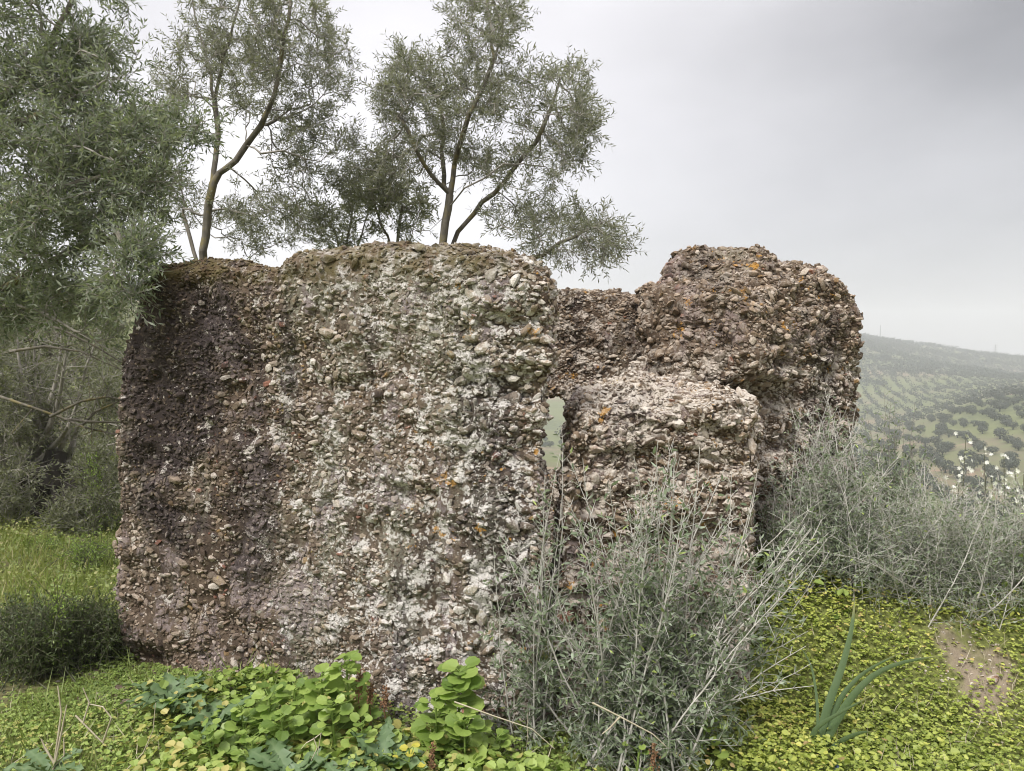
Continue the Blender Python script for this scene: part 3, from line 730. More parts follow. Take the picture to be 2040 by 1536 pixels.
# olive behind the middle of the slab
D = 6.0; base = gp(890, D)
root = empty('olive_tree', base, 'olive tree with twin leaning trunks and rounded crown behind the middle of the slab', 'tree', 'olive trees behind the ruin')
limbs = [[base, P(888, 640, D), P(884, 470, D), P(893, 415, D), P(905, 330, D), P(915, 290, D - .1), P(935, 225, D - .2), P(960, 180, D - .2), P(985, 115, D - .2), P(975, 40, D - .1), P(960, -30, D)],
         [P(888, 600, D), P(912, 462, D + .1), P(945, 425, D + .1), P(985, 385, D), P(1020, 340, D - .1), P(1070, 280, D - .2), P(1100, 210, D - .2), P(1115, 160, D - .2)],
         [P(893, 400, D), P(884, 370, D + .1), P(882, 320, D + .2), P(884, 250, D + .3), P(870, 190, D + .3), P(830, 150, D + .3)],
         [P(900, 405, D), P(925, 375, D - .2), P(965, 355, D - .3), P(1005, 325, D - .4)],
         [P(888, 395, D), P(860, 350, D - .1), P(830, 300, D - .2), P(800, 240, D - .2)],
         [P(985, 115, D - .2), P(1000, 70, D - .3), P(1010, 10, D - .3)],
         [P(898, 540, D + .1), P(1000, 520, D - .2), P(1080, 510, D - .4), P(1150, 470, D - .5), P(1205, 440, D - .5)]]
blobs = [(960, 40, D - .1, 85, 95, .5), (850, 150, D + .1, 95, 75, .5), (980, 170, D - .1, 95, 80, .6), (1115, 210, D - .2, 80, 105, .5), (860, 230, D, 100, 90, .6), (1050, 320, D - .2, 100, 75, .5),
         (800, 300, D, 80, 80, .5), (1150, 250, D - .2, 45, 90, .4), (770, 350, D + .2, 60, 60, .4), (1140, 470, D - .4, 105, 70, .4), (1210, 490, D - .5, 55, 60, .35), (1040, 440, D, 90, 45, .4), (1000, 20, D, 50, 60, .4), (930, 320, D + .2, 60, 50, .4), (700, 330, D + .3, 50, 70, .4), (780, 200, D, 50, 70, .4)]
tree(root, limbs, blob_pts(blobs, 760, 6), 6, .0024, .04, M_OLIVE, M_BARK, nside=3.9, nleaf=14, leaf=.048, wleaf=.0088)

# saplings seen over the slab's top edge
for (bx, D, blobs, lab, sd) in ((790, 6.6, [(790, 400, 6.6, 60, 55, .35), (745, 380, 6.6, 50, 50, .3), (840, 430, 6.5, 40, 35, .3)], 'slender sapling with a reddish stem between the two taller olives', 71),
                            (690, 6.9, [(690, 430, 6.9, 75, 60, .4), (660, 465, 6.8, 60, 35, .3), (720, 390, 6.9, 50, 45, .3)], 'bushy young olive just showing over the slab, left of the sapling', 72)):
    base = gp(bx, D); root = empty('olive_sapling', base, lab, 'tree', 'olive saplings behind the ruin')
    tree(root, [[base, P(bx, 600, D), P(bx + 3, 470, D), P(bx + 12, 410, D), P(bx + 4, 350, D)], [P(bx, 520, D), P(bx - 30, 450, D), P(bx - 50, 390, D)], [P(bx + 1, 540, D), P(bx + 30, 470, D), P(bx + 48, 410, D)]], blob_pts([(b_[0], b_[1], b_[2], b_[3] * 1.15, b_[4] * 1.15, .8) for b_ in blobs], 52, sd), sd, .0026, .018, M_OLIVE, M_BARK, nside=6, nleaf=14, split_r=.009)

# big olive overhanging the left corner
D = 4.3; base = gp(-330, 4.7)
root = empty('olive_tree', base, 'large dense olive whose leafy crown overhangs the soot black corner of the slab', 'tree')
limbs = [[base, P(-320, 800, 4.7), P(-260, 520, 4.6), P(-120, 330, 4.5), P(0, 200, 4.5), P(100, 90, 4.5), P(160, -40, 4.5)],
         [P(-260, 520, 4.6), P(-130, 470, 4.4), P(0, 420, 4.2), P(120, 380, 4.1), P(230, 340, 4.1)],
         [P(-270, 560, 4.6), P(-150, 590, 4.5), P(-20, 590, 4.4), P(60, 540, 4.3), P(140, 500, 4.2), P(220, 480, 4.1)],
         [P(-10, 600, 4.4), P(80, 620, 4.3), P(150, 660, 4.2), P(225, 700, 4.2)],
         [P(-60, 270, 4.5), P(60, 240, 4.3), P(180, 180, 4.2), P(250, 150, 4.2)]]
blobs = [(80, 240, 4.3, 180, 130, .5), (200, 300, 4.2, 140, 110, .45), (120, 430, 4.2, 170, 110, .45), (240, 440, 4.05, 90, 100, .35), (245, 560, 3.62, 75, 65, .16), (40, 90, 4.5, 150, 90, .5), (180, 120, 4.5, 110, 100, .45),
         (60, 540, 4.2, 110, 70, .35), (300, 240, 4.3, 50, 60, .3), (-140, 250, 4.5, 180, 200, .6), (-150, 480, 4.5, 120, 90, .5), (380, 270, 4.2, 60, 45, .25), (110, 610, 4.3, 130, 45, .3), (-20, 620, 4.5, 110, 50, .3), (210, 640, 4.2, 40, 40, .2), (60, -60, 4.5, 220, 80, .5), (280, 350, 4.1, 60, 90, .3), (275, 500, 3.66, 60, 55, .16)]
tree(root, limbs, blob_pts(blobs, 1020, 8), 8, .0025, .06, M_OLIVE2, M_BARK, nside=5.1, nleaf=14, leaf=.044, wleaf=.0098, split_r=.012)

# another olive deep in the thicket
D = 11.0; base = gp(150, D)
root = empty('olive_tree', base, 'pale olive tree far back in the thicket, showing under the overhanging crown', 'tree')
tree(root, [[base, P(140, 900, D), P(120, 780, D), P(100, 700, D), P(90, 620, D), P(70, 520, D)], [P(120, 780, D), P(170, 690, D), P(215, 610, D)], [P(110, 740, D), P(60, 670, D), P(10, 600, D)]],
     blob_pts([(60, 600, D, 110, 70, .8), (200, 610, D, 80, 70, .7), (130, 690, D + .4, 130, 60, .7), (-40, 620, D, 90, 80, .7), (230, 720, D, 50, 60, .5), (10, 700, D + .3, 80, 60, .5)], 330, 9), 9, .0045, .09, M_THICKET, M_BARK, nside=5, nleaf=14, leaf=.075, wleaf=.016, split_r=.016)

# thicket behind the meadow: old stump with shoots, scrub, bare arching boughs
D = 7.2; base = gp(70, D)
root = empty('old_olive_stump', base, 'old dark hollow olive stump with upright grey shoots at the back of the meadow', 'tree')
tk = Acc()
for (px, py0, py1, r0, r1, dx) in ((70, 1120, 930, .26, .20, 20), (40, 1110, 960, .20, .15, -40), (115, 1110, 940, .18, .13, 30), (95, 1100, 900, .16, .09, 10)):
    pts = [P(px + dx * u + 8 * math.sin(u * 7 + px), py0 + (py1 - py0) * u, D + .1 * math.sin(px + u * 5)) for u in np.linspace(0, 1, 7)]
    polytube(tk, pts, r0, r1, 11)
for k in range(9):
    a_ = P(rng.uniform(30, 130), rng.uniform(930, 980), D - .2); b_ = P(rng.uniform(10, 190), 1100, D - .3 + rng.uniform(-.2, .2))
    mid_ = (a_ + b_) / 2 + rng.normal(size=3) * .12
    polytube(tk, [a_, (a_ + mid_) / 2 + rng.normal(size=3) * .04, mid_, (b_ + mid_) / 2 + rng.normal(size=3) * .05, b_], .03, .012, 5)
tk.build('trunk', M_BARKD, root)
br = Acc(); lf = Acc(); r_ = np.random.default_rng(77)
for k in range(16):
    x0 = 60 + r_.uniform(-30, 60); x1 = x0 + r_.normal() * 50; top = r_.uniform(640, 800)
    pts = [P(x0 + (x1 - x0) * u + 10 * math.sin(u * 6 + k), 960 + (top - 960) * u, D + r_.uniform(-.05, .05) + .3 * u * math.sin(k)) for u in np.linspace(0, 1, 9)]
    polytube(br, pts, r_.uniform(.018, .045), .006, 6)
    for j in range(26):
        u = r_.random() ** .7; i = min(7, int(u * 8)); o = pts[i] + (pts[i + 1] - pts[i]) * r_.random(); d = unit(r_.normal(size=3) * (1, 1, .5) + np.array((0, 0, .5))); e = o + d * r_.uniform(.15, .5)
        tubes(br, o, e, .004, .0015, 3)
        bb = o + (e - o) * r_.random((12, 1)); leaves(lf, bb, r_.normal(size=(12, 3)), r_.normal(size=(12, 3)) + (0, 0, 1), .045, .012, r_.random(12), 'quad')
br.build('shoots', M_TWIG, root); c_ = lf.build('foliage', M_THICKET, root, False); c_['kind'] = 'stuff'

def scrub(name, label, cat, blobs, n, seed, base, leaf_m, leaf=.045, wl=.012, nst=10, group=None, r0=.02, nside=7, nleaf=12):
    root = empty(name, base, label, cat, group)
    r_ = np.random.default_rng(seed); tg = blob_pts(blobs, n, seed)
    limbs = [[base, base + np.array((0, 0, .25))]]
    for k in range(nst):
        q = tg[r_.integers(len(tg))]; limbs.append([base + r_.normal(size=3) * (.05, .05, 0), base * .6 + q * .4 + r_.normal(size=3) * .05, base * .2 + q * .8])
    tree(root, limbs, tg, seed, .003, r0, leaf_m, M_TWIG, nside=nside, nleaf=nleaf, leaf=leaf, wleaf=wl, split_r=.02, twig=(.1, .28))
    return root
scrub('thicket_shrub', 'grey green thicket right of the old stump, against the slab edge', 'shrub', [(205, 980, 6.6, 60, 110, .4), (220, 820, 6.9, 50, 90, .4), (165, 1040, 6.4, 60, 50, .3)], 170, 81, gp(200, 6.6), M_THICKET, group='shrubs of the thicket')
scrub('thicket_shrub', 'dusky leafy shrub left of the old stump at the picture edge', 'shrub', [(-10, 830, 6.9, 80, 100, .4), (20, 980, 6.6, 60, 90, .3), (-60, 700, 7.2, 90, 90, .4)], 190, 82, gp(0, 6.8), M_THICKET, group='shrubs of the thicket')
scrub('thicket_shrub', 'pale feathery shrub high behind the stump shoots', 'shrub', [(90, 800, 9.5, 140, 70, .5), (190, 720, 9.8, 90, 70, .5), (20, 760, 9.6, 90, 80, .5), (130, 900, 9.3, 140, 60, .5)], 190, 83, gp(110, 9.6), M_THICKET, leaf=.06, wl=.016, group='shrubs of the thicket')
scrub('thicket_shrub', 'low dark shrub closing the back of the meadow behind the stump', 'shrub', [(20, 1010, 8.6, 120, 50, .5), (180, 1000, 8.6, 110, 55, .5), (-120, 960, 8.6, 120, 90, .5)], 200, 84, gp(60, 8.6), M_THICKET, leaf=.06, wl=.018, group='shrubs of the thicket')
scrub('thicket_shrub', 'tall pale shrub farthest back in the thicket, below the overhanging crown', 'shrub', [(40, 690, 12.5, 120, 70, .7), (190, 650, 12.5, 90, 60, .7), (-80, 650, 12.5, 100, 80, .7), (240, 760, 12, 60, 70, .6)], 170, 85, gp(80, 12.5), M_THICKET, leaf=.07, wl=.02, group='shrubs of the thicket')
# bare boughs arching across the thicket
bb = Acc()
for pts in ([(0, 790), (60, 810), (130, 835), (170, 852), (215, 862), (262, 872)], [(20, 700), (90, 690), (160, 700), (250, 740)], [(70, 640), (130, 660), (190, 690), (256, 730)], [(100, 830), (160, 800), (215, 790), (258, 800)], [(0, 610), (70, 612), (140, 600)],
            [(130, 835), (180, 840), (250, 842)], [(160, 850), (190, 820), (235, 800)]):
    q = [P(x, y, 5.6 + .1 * math.sin(x * .1)) for x, y in pts]; polytube(bb, q, .012, .005, 6)
    for k in range(10):
        i = random.randrange(len(q) - 1); o = q[i] + (q[i + 1] - q[i]) * random.random(); d = unit(rng.normal(size=3)); tubes(bb, o, o + d * rng.uniform(.1, .35), .004, .0015, 3)
root = empty('fallen_bough', gp(130, 5.6), 'bare grey bough arching across the thicket towards the slab edge', 'branch'); bb.build('branches', M_BARK, root)

# ------------------------------------------------------------------ spiny wild olive bushes
def spiny_bush(root, base, spread, stems, seed, lean=(0, 0), thick=.0055, leaf=(.017, .034), dens=1.0, stem_m=None, height_fn=None, nod=.055, low=True):
    r_ = np.random.default_rng(seed); br = Acc(); tw = Acc(); lf = Acc()
    stem_m = stem_m or M_SILVER
    SO = []; SD = []; SL = []; SZ = []
    for k in range(stems):
        tip = height_fn(r_); b0 = base + np.array((np.clip(r_.normal(), -2, 2) * spread * .16, np.clip(r_.normal(), -2, 2) * spread * .13, 0)); b0[2] = float(ground_z(b0[0], b0[1])) - .04
        L_ = np.linalg.norm(tip - b0); n = max(6, int(L_ / nod))
        c_ = b0 + (tip - b0) * .45 + np.array((0, 0, .14 * L_)) * r_.uniform(.2, 1) + r_.normal(size=3) * .05
        u = np.linspace(0, 1, n)[:, None]; pts = (1 - u) ** 2 * b0 + 2 * u * (1 - u) * c_ + u * u * tip + np.cumsum(r_.normal(size=(n, 3)) * .0028, 0)
        th = thick * r_.uniform(.6, 1.15)
        polytube(br, pts, th, th * .22, 5)
        d = unit(np.gradient(pts, axis=0)); s0 = perp(d[:1], r_)[0]
        for i in range(1, n - 1):
            f = i / n
            s = unit(s0 - d[i] * (s0 @ d[i])); s = np.cross(d[i], s) if i % 2 else s
            for sg in (1, -1):
                if r_.random() < .12: continue
                ln = (.022 + .20 * (1 - f) ** 1.2 * r_.random() + .035 * r_.random()) * (.6 if f > .85 else 1)
                SO.append(pts[i]); SD.append(unit(d[i] * r_.uniform(.55, 1.1) + s * sg)); SL.append(ln); SZ.append(f)
    SO = np.array(SO); SD = np.array(SD); SL = np.array(SL); SZ = np.array(SZ)
    tubes(tw, SO, SO + SD * SL[:, None], thick * .34, thick * .12, 3)
    # second-order spines on the long ones
    lg = np.where(SL > .09)[0]; lg = np.concatenate([lg, lg, lg]); u = r_.uniform(.25, .9, len(lg))[:, None]
    o2 = SO[lg] + SD[lg] * SL[lg][:, None] * u; d2 = unit(SD[lg] * .7 + perp(SD[lg], r_)); l2 = r_.uniform(.03, .09, len(lg))
    tubes(tw, o2, o2 + d2 * l2[:, None], thick * .24, thick * .1, 3)
    AO = np.concatenate([SO, o2]); AD = np.concatenate([SD, d2]); AL = np.concatenate([SL, l2]); AZ = np.concatenate([SZ, SZ[lg]])
    s1 = perp(AD, r_); s2 = np.cross(AD, s1)
    for j in range(5):
        for sg in (1, -1):
            keep = r_.random(len(AO)) < dens * np.clip(AL / .10, .45, 1.2) * (.92 - .62 * AZ)
            o = (AO + AD * (AL * (j + .7) / 5.2)[:, None])[keep]; s = (s1 if j % 2 else s2)[keep] * sg
            ld = unit(AD[keep] * .8 + s * .75 + r_.normal(size=o.shape) * .2); nr = perp(ld, r_) + np.array((0, 0, .6))
            m_ = len(o); ln = r_.uniform(leaf[0], leaf[1], m_)
            tv = np.clip(r_.normal(.42 + .12 * (AZ[keep] > .7), .2, m_) + (r_.random(m_) < .04) * .4, 0, 1)
            leaves(lf, o, ld, nr, ln, ln * r_.uniform(.24, .36, m_), tv, 'lance', .06)
    br.build('stems', stem_m, root); tw.build('twigs', stem_m, root)
    c_ = lf.build('foliage', M_BUSHLEAF, root); c_['kind'] = 'stuff'

D = 2.95; base = gp(1270, D)
root = empty('wild_olive_bush', base, 'tall spiny wild olive bush with silvery stems growing right before the low block', 'bush', 'wild olive bushes')
def tips_a(r_):
    x = np.clip(r_.normal(1315, 190), 960, 1650); env = 890 + 130 * ((x - 1300) / 330) ** 2
    if r_.random() < .42: y = r_.uniform(env + 120, 1380); x = np.clip(r_.normal(1335, 175), 1000, 1610)
    else: y = env + abs(r_.normal()) * 90 - 20
    return P(x, y, D + r_.uniform(-.28, .16))
spiny_bush(root, base, .75, 92, 91, thick=.0058, height_fn=tips_a, dens=.78, leaf=(.018, .036))
D = 3.05; base = gp(1062, D)
root = empty('wild_olive_bush', base, 'thin spiny wild olive growing up the dark slot beside the slab', 'bush', 'wild olive bushes')
spiny_bush(root, base, .3, 9, 92, thick=.0042, height_fn=lambda r_: P(np.clip(r_.normal(1065, 45), 975, 1140), 820 + abs(r_.normal()) * 260, D + r_.uniform(-.1, .05)), dens=.8)
D = 3.75; base = gp(1650, D)
root = empty('wild_olive_bush', base, 'dark spiny wild olive bush pressed against the foot of the tall block', 'bush', 'wild olive bushes')
def tips_b(r_):
    x = np.clip(r_.normal(1650, 95), 1500, 1850); env = 760 + 130 * ((x - 1640) / 130) ** 2
    return P(x, env + abs(r_.normal()) * 150 if r_.random() < .6 else r_.uniform(900, 1180), D + r_.uniform(-.3, .25))
spiny_bush(root, base, .8, 150, 93, thick=.0045, height_fn=tips_b, dens=.95, leaf=(.012, .026), nod=.046)
D = 3.72; base = gp(1870, D)
root = empty('wild_olive_bush', base, 'broad grey spiny wild olive bush spreading below the white flowers at the right', 'bush', 'wild olive bushes')
def tips_c(r_):
    x = np.clip(r_.normal(1880, 120), 1600, 2160); env = 915 + 50 * ((x - 1860) / 160) ** 2
    return P(x, env + abs(r_.normal()) * 120 if r_.random() < .6 else r_.uniform(1020, 1240), D + r_.uniform(-.4, .3))
spiny_bush(root, base, 1.0, 160, 94, thick=.0042, height_fn=tips_c, dens=.72, leaf=(.012, .024), nod=.046)
D = 3.8; base = gp(2090, D)
root = empty('wild_olive_bush', base, 'pale spiny wild olive bush cut by the right edge of the picture', 'bush', 'wild olive bushes')
def tips_d(r_):
    x = np.clip(r_.normal(2080, 110), 1840, 2330); env = 925 + 40 * ((x - 2060) / 160) ** 2
    return P(x, env + abs(r_.normal()) * 120 if r_.random() < .6 else r_.uniform(1020, 1260), D + r_.uniform(-.4, .3))
spiny_bush(root, base, 1.0, 130, 95, thick=.0042, height_fn=tips_d, dens=.68, leaf=(.012, .024), nod=.046)
D = 4.6; base = gp(1790, D)
root = empty('wild_olive_bush', base, 'sparse tall wild olive shoots standing against the valley beside the tall block', 'bush', 'wild olive bushes')
def tips_e(r_):
    x = r_.uniform(1690, 1880); return P(x, 740 + 210 * ((x - 1765) / 115) ** 2 + abs(r_.normal()) * 60, D + r_.uniform(-.2, .2))
spiny_bush(root, base, .6, 26, 96, thick=.0035, height_fn=tips_e, dens=.8, stem_m=M_TWIG)

# ------------------------------------------------------------------ ground cover
def scatter(n, xr, yr, seed, cond=None):
    r_ = np.random.default_rng(seed); x = r_.uniform(*xr, n); y = r_.uniform(*yr, n)
    if cond is not None:
        k = cond(x, y, r_); x, y = x[k], y[k]
    return np.stack([x, y, ground_z(x, y)], 1), r_
def outside_ruin(x, y):
    s = (np.stack([x, y, 0 * x], 1) - A0) @ fnm; al = (np.stack([x, y, 0 * x], 1) - A0) @ du
    main = (s < .0) & (s > -.6) & (al > 0) & (al < 2.2)
    lowb = (x > .15) & (x < 1.05) & (y > 3.25) & (y < 4.9)
    tall = (x > .8) & (x < 1.9) & (y > 4.0) & (y < 5.1)
    return ~(main | lowb | tall)
def infr(x, y):
    px = 1020 + F * x / y; return (px > -150) & (px < 2200)
bx, by, _ = bare_c
def cond_r(x, y, r_):
    p = np.stack([x, y, 0 * x], 1); nse = fbm(p, 2.4, 3, 41)
    d = np.hypot((x - bx) / .22, (y - by) / .17)
    return outside_ruin(x, y) & infr(x, y) & (r_.random(len(x)) < np.clip(.75 + .6 * nse, .15, 1)) & (r_.random(len(x)) < sstep(d + .45 * nse, .25, 1.0) + .34)
def leaf_carpet(name, n, xr, yr, seed, cond, mat, size, hgt, label_kind='stuff', tint=.5, shape='round'):
    p, r_ = scatter(n, xr, yr, seed, cond); m_ = len(p)
    p3 = p.copy(); hh = hgt * r_.random(m_) ** .8 * (1 + .6 * fbm(p, 2.0, 2, seed)); p3[:, 2] += np.maximum(hh, .004)
    d = r_.normal(size=(m_, 3)) * (1, 1, .35); nr = r_.normal(size=(m_, 3)) * .38 + (0, 0, 1)
    ln = size * r_.uniform(.55, 1.35, m_); acc = Acc()
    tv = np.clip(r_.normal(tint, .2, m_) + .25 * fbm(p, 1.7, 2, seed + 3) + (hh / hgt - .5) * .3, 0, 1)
    if shape == 'tri':
        a0 = r_.uniform(0, 6.28, m_)
        for k in range(3):
            a = a0 + k * 2.094 + r_.normal(size=m_) * .2; dd = np.stack([np.cos(a), np.sin(a), r_.normal(size=m_) * .22], 1)
            leaves(acc, p3, dd, nr, ln * .62, ln * .5, np.clip(tv + r_.normal(0, .06, m_), 0, 1), 'round' if k == 0 and size > .025 else 'lance', .1)
    else: leaves(acc, p3, d, nr, ln, ln * .85, tv, shape, .15)
    o = acc.build(name, mat, None, False); o['kind'] = 'stuff'; return o
leaf_carpet('clover_ground_cover', 56000, (.3, 3.6), (2.45, 4.6), 201, cond_r, M_CLOVER, .019, .06, shape='tri')
leaf_carpet('clover_undergrowth', 12000, (.3, 3.6), (2.45, 4.6), 221, cond_r, M_CLOVER, .016, .07)
leaf_carpet('broadleaf_undergrowth', 5200, (.5, 3.4), (2.5, 4.4), 202, lambda x, y, r_: cond_r(x, y, r_) & (fbm(np.stack([x, y, 0 * x], 1), 1.5, 2, 77) > .05 - .5 * (y > 3.5)), M_CLOVER, .026, .09, tint=.4)
def cond_l(x, y, r_):
    p = np.stack([x, y, 0 * x], 1); return outside_ruin(x, y) & infr(x, y) & (r_.random(len(x)) < np.clip(.7 + .7 * fbm(p, 2.2, 3, 43), .12, 1))
leaf_carpet('tall_undergrowth', 3600, (.8, 3.4), (3.3, 4.3), 222, lambda x, y, r_: cond_r(x, y, r_) & (r_.random(len(x)) < sstep(y + .3 * fbm(np.stack([x, y, 0 * x], 1), 2.2, 2, 55), 3.35, 3.75)), M_HERB, .042, .17, tint=.5)
leaf_carpet('herb_ground_cover', 34000, (-3.2, .45), (2.45, 4.1), 203, cond_l, M_HERB, .02, .05, tint=.45, shape='tri')
def cond_u(x, y, r_):
    dw = (np.stack([x, y, 0 * x], 1) - A0) @ fnm
    return outside_ruin(x, y) & (dw > np.where(x > -.62, .30, .06)) & (r_.random(len(x)) < sstep(x, -1.6, -.8))
leaf_carpet('leafy_undergrowth', 12500, (-1.7, .35), (2.5, 3.45), 204, cond_u, M_HERB, .032, .12, tint=.6)
def blades(name, n, xr, yr, seed, cond, mat, h, w_, tint=.5):
    p, r_ = scatter(n, xr, yr, seed, cond); m_ = len(p)
    hh = h * r_.uniform(.4, 1.25, m_) * np.clip(1 + .7 * fbm(p, 1.1, 2, seed), .3, 2); d = unit(r_.normal(size=(m_, 3)) * (.5, .5, .15) + (0, 0, 1))
    acc = Acc(); tv = np.clip(r_.normal(tint, .2, m_) + .25 * fbm(p, .9, 2, seed + 3), 0, 1)
    leaves(acc, p - (0, 0, .01), d, r_.normal(size=(m_, 3)), hh, w_ * (.6 + .8 * r_.random(m_)), tv, 'quad', .25)
    o = acc.build(name, mat, None, False); o['kind'] = 'stuff'; return o
blades('grass', 22000, (-3.4, .3), (2.5, 4.3), 210, cond_l, M_GRASS, .055, .004)
blades('meadow_grass', 70000, (-9, -1.2), (3.9, 11), 211, lambda x, y, r_: outside_ruin(x, y) & (x / y < -.30) & infr(x, y), M_GRASS, .13, .007, .6)
leaf_carpet('meadow_weeds', 26000, (-7, -1.6), (4.0, 9), 212, lambda x, y, r_: outside_ruin(x, y) & (x / y < -.36) & infr(x, y), M_GRASS, .02, .10, tint=.5)
blades('valley_grass', 16000, (.6, 5.5), (4.2, 9), 213, lambda x, y, r_: outside_ruin(x, y) & infr(x, y), M_GRASS, .16, .008)
blades('tall_grass', 5000, (-3.4, .2), (2.5, 4.0), 215, lambda x, y, r_: cond_l(x, y, r_) & (fbm(np.stack([x, y, 0 * x], 1), 2.6, 2, 88) > .1), M_GRASS, .13, .0045, .6)
blades('dry_grass', 2600, (-3.4, 3.2), (2.5, 4.2), 216, lambda x, y, r_: outside_ruin(x, y) & infr(x, y) & (fbm(np.stack([x, y, 0 * x], 1), 1.9, 2, 98) > -.1), M_STRAW, .10, .0028)
def grit(name, n, xs_, ys_, seed, cond, size):
    p, r_ = scatter(n, xs_, ys_, seed, cond); acc = Acc()
    for q in p:
        V, Fc = ROCKS[r_.integers(len(ROCKS))]; a = r_.uniform(0, 6.28); V = V * size * r_.uniform(.4, 1.3) * (1.2, .9, .6)
        acc.add(np.stack([V[:, 0] * math.cos(a) - V[:, 1] * math.sin(a), V[:, 0] * math.sin(a) + V[:, 1] * math.cos(a), V[:, 2]], 1) + q, Fc, r_.random())
    o = acc.build(name, M_PEB, None, False); o['kind'] = 'stuff'
grit('soil_gravel', 1500, (bx - .5, bx + .6), (by - .55, by + .5), 230, lambda x, y, r_: r_.random(len(x)) < np.exp(-((x - bx) / .3) ** 2 - ((y - by) / .3) ** 2), .008)
def foot(x, y, r_):
    dw = (np.stack([x, y, 0 * x], 1) - A0) @ fnm; al = (np.stack([x, y, 0 * x], 1) - A0) @ du
    return (dw > -.02) & (al > -.2) & (al < 2.1) & (r_.random(len(x)) < np.exp(-dw / .08))
grit('foot_rubble', 9000, (-2.2, .2), (2.8, 4.0), 231, foot, .016)
blades('sparse_grass', 11000, (.6, 3.2), (2.5, 4.2), 214, cond_r, M_GRASS, .07, .0035)

# low shrubs in the meadow's front left
def broom(label, px, Y_, hpx, wpx, seed, n, mat, bare=False, group='low shrubs in the meadow'):
    b = gp(px, Y_); root = empty('meadow_shrub', b, label, 'shrub', group); r_ = np.random.default_rng(seed); br = Acc(); lf = Acc()
    for k in range(n):
        tip = P(px + np.clip(r_.normal() * .45, -1, 1) * wpx, hpx + abs(r_.normal()) * 40, Y_ + r_.uniform(-.25, .25)); b0 = b + r_.normal(size=3) * (.09, .09, 0)
        c_ = (b0 + tip) / 2 + r_.normal(size=3) * .07; u = np.linspace(0, 1, 7)[:, None]; pts = (1 - u) ** 2 * b0 + 2 * u * (1 - u) * c_ + u * u * tip
        polytube(br, pts, .004, .0012, 4)
        for j in range(8):
            i = r_.integers(1, 6); d = unit(pts[i + 1] - pts[i] + r_.normal(size=3) * .06); e = pts[i] + d * r_.uniform(.06, .2); tubes(br, pts[i], e, .0018, .0008, 3)
            q = pts[i] + (e - pts[i]) * r_.random((9, 1)); leaves(lf, q, r_.normal(size=(9, 3)) + d * 1.2, r_.normal(size=(9, 3)), .022 if not bare else .014, .007, r_.random(9), 'quad')
    br.build('stems', M_STEMG, root); c_ = lf.build('foliage', mat, root, False); c_['kind'] = 'stuff'
broom('dark twiggy shrub at the left picture edge in the meadow', 45, 3.7, 1200, 75, 301, 120, M_BROOM)
broom('dark twiggy shrub leaning on the bottom left corner of the slab', 178, 3.85, 1195, 50, 302, 90, M_BROOM)
broom('bright yellow green weed standing between the two dark meadow shrubs', 115, 3.75, 1175, 24, 303, 22, M_ALEX)
broom('bright green weed before the thicket, beside the slab edge', 180, 5.5, 1075, 45, 304, 34, M_ALEX, group='weeds in front of the thicket')
broom('bright green weed patch at the foot of the old stump', 90, 5.9, 1085, 40, 305, 26, M_ALEX, group='weeds in front of the thicket')
broom('small bright green tuft hanging in the thicket above the weeds', 182, 6.3, 870, 22, 306, 10, M_ALEX, group='weeds in front of the thicket')

# ------------------------------------------------------------------ round-leaved plants
def round_leaf_mesh(seed, mat, lobes=9):
    r_ = np.random.default_rng(seed); V = [(0, 0, 0)]; n = 18
    for k in range(n):
        a = -math.pi / 2 + (k + .5) * 2 * math.pi / n; rr = .5 * (1 + .05 * (1 if k % 2 else -1) + r_.normal() * .02)
        if k in (0, n - 1): rr *= .75
        V.append((rr * math.cos(a), rr * math.sin(a) + .32, .05 + .05 * math.cos(2 * a) + r_.normal() * .012))
    Fc = np.array([[0, k + 1, (k + 1) % n + 1] for k in range(n)])
    return mesh('leaf', np.array(V) + (0, 0, 0), Fc, mat, smooth=False, tint=np.clip(r_.normal(.55, .25) + np.array([-.1] + [0.05] * n), 0, 1), hide_link=True)
RL = [round_leaf_mesh(400 + k, M_ALEX) for k in range(6)]; RLY = [round_leaf_mesh(420 + k, M_YELLOW) for k in range(3)]
def place_leaf(me, root, pos_, d, nr, s, name='leaf'):
    d = unit(np.array(d, float)); nr = np.array(nr, float); sd_ = unit(np.cross(d, nr)); nn = np.cross(sd_, d)
    o = bpy.data.objects.new(name, me); COL.objects.link(o); o.parent = root
    Mx = Matrix([[sd_[i] * s, d[i] * s, nn[i] * s, pos_[i]] for i in range(3)] + [[0, 0, 0, 1]])
    o.matrix_local = Matrix.Translation(-root.location) @ Mx; return o
def round_plant(label, px, Y_, toppx, nleaf, size, seed, set_=RL, group='round leaved plants at the foot of the slab', lean=0):
    b = gp(px, Y_); root = empty('round_leaved_plant', b, label, 'plant', group); r_ = np.random.default_rng(seed)
    top = P(px + lean, toppx, Y_); st = Acc(); h = top - b
    polytube(st, [b, b + h * .4 + r_.normal(size=3) * .01, b + h * .8, top], .006, .003, 6)
    for k in range(nleaf):
        f = 1 - (k / nleaf) ** 1.2 * .8; a = k * 2.4 + r_.normal() * .4; o = b + h * f; out_ = np.array((math.cos(a), math.sin(a), .25 + .5 * f))
        l_ = r_.uniform(.02, .07) * (1.5 - f * .9); q = o + unit(out_) * l_; tubes(st, o, q, .002, .0016, 4)
        nr = np.array((out_[0] * .35, out_[1] * .35 - .25, 1.0)) + r_.normal(size=3) * .22
        place_leaf(set_[r_.integers(len(set_))], root, q, (out_[0], out_[1], .12 + r_.normal() * .2), nr, size * r_.uniform(.6, 1.15) * (1.1 - .35 * f))
    st.build('stem', M_ALEX, root)
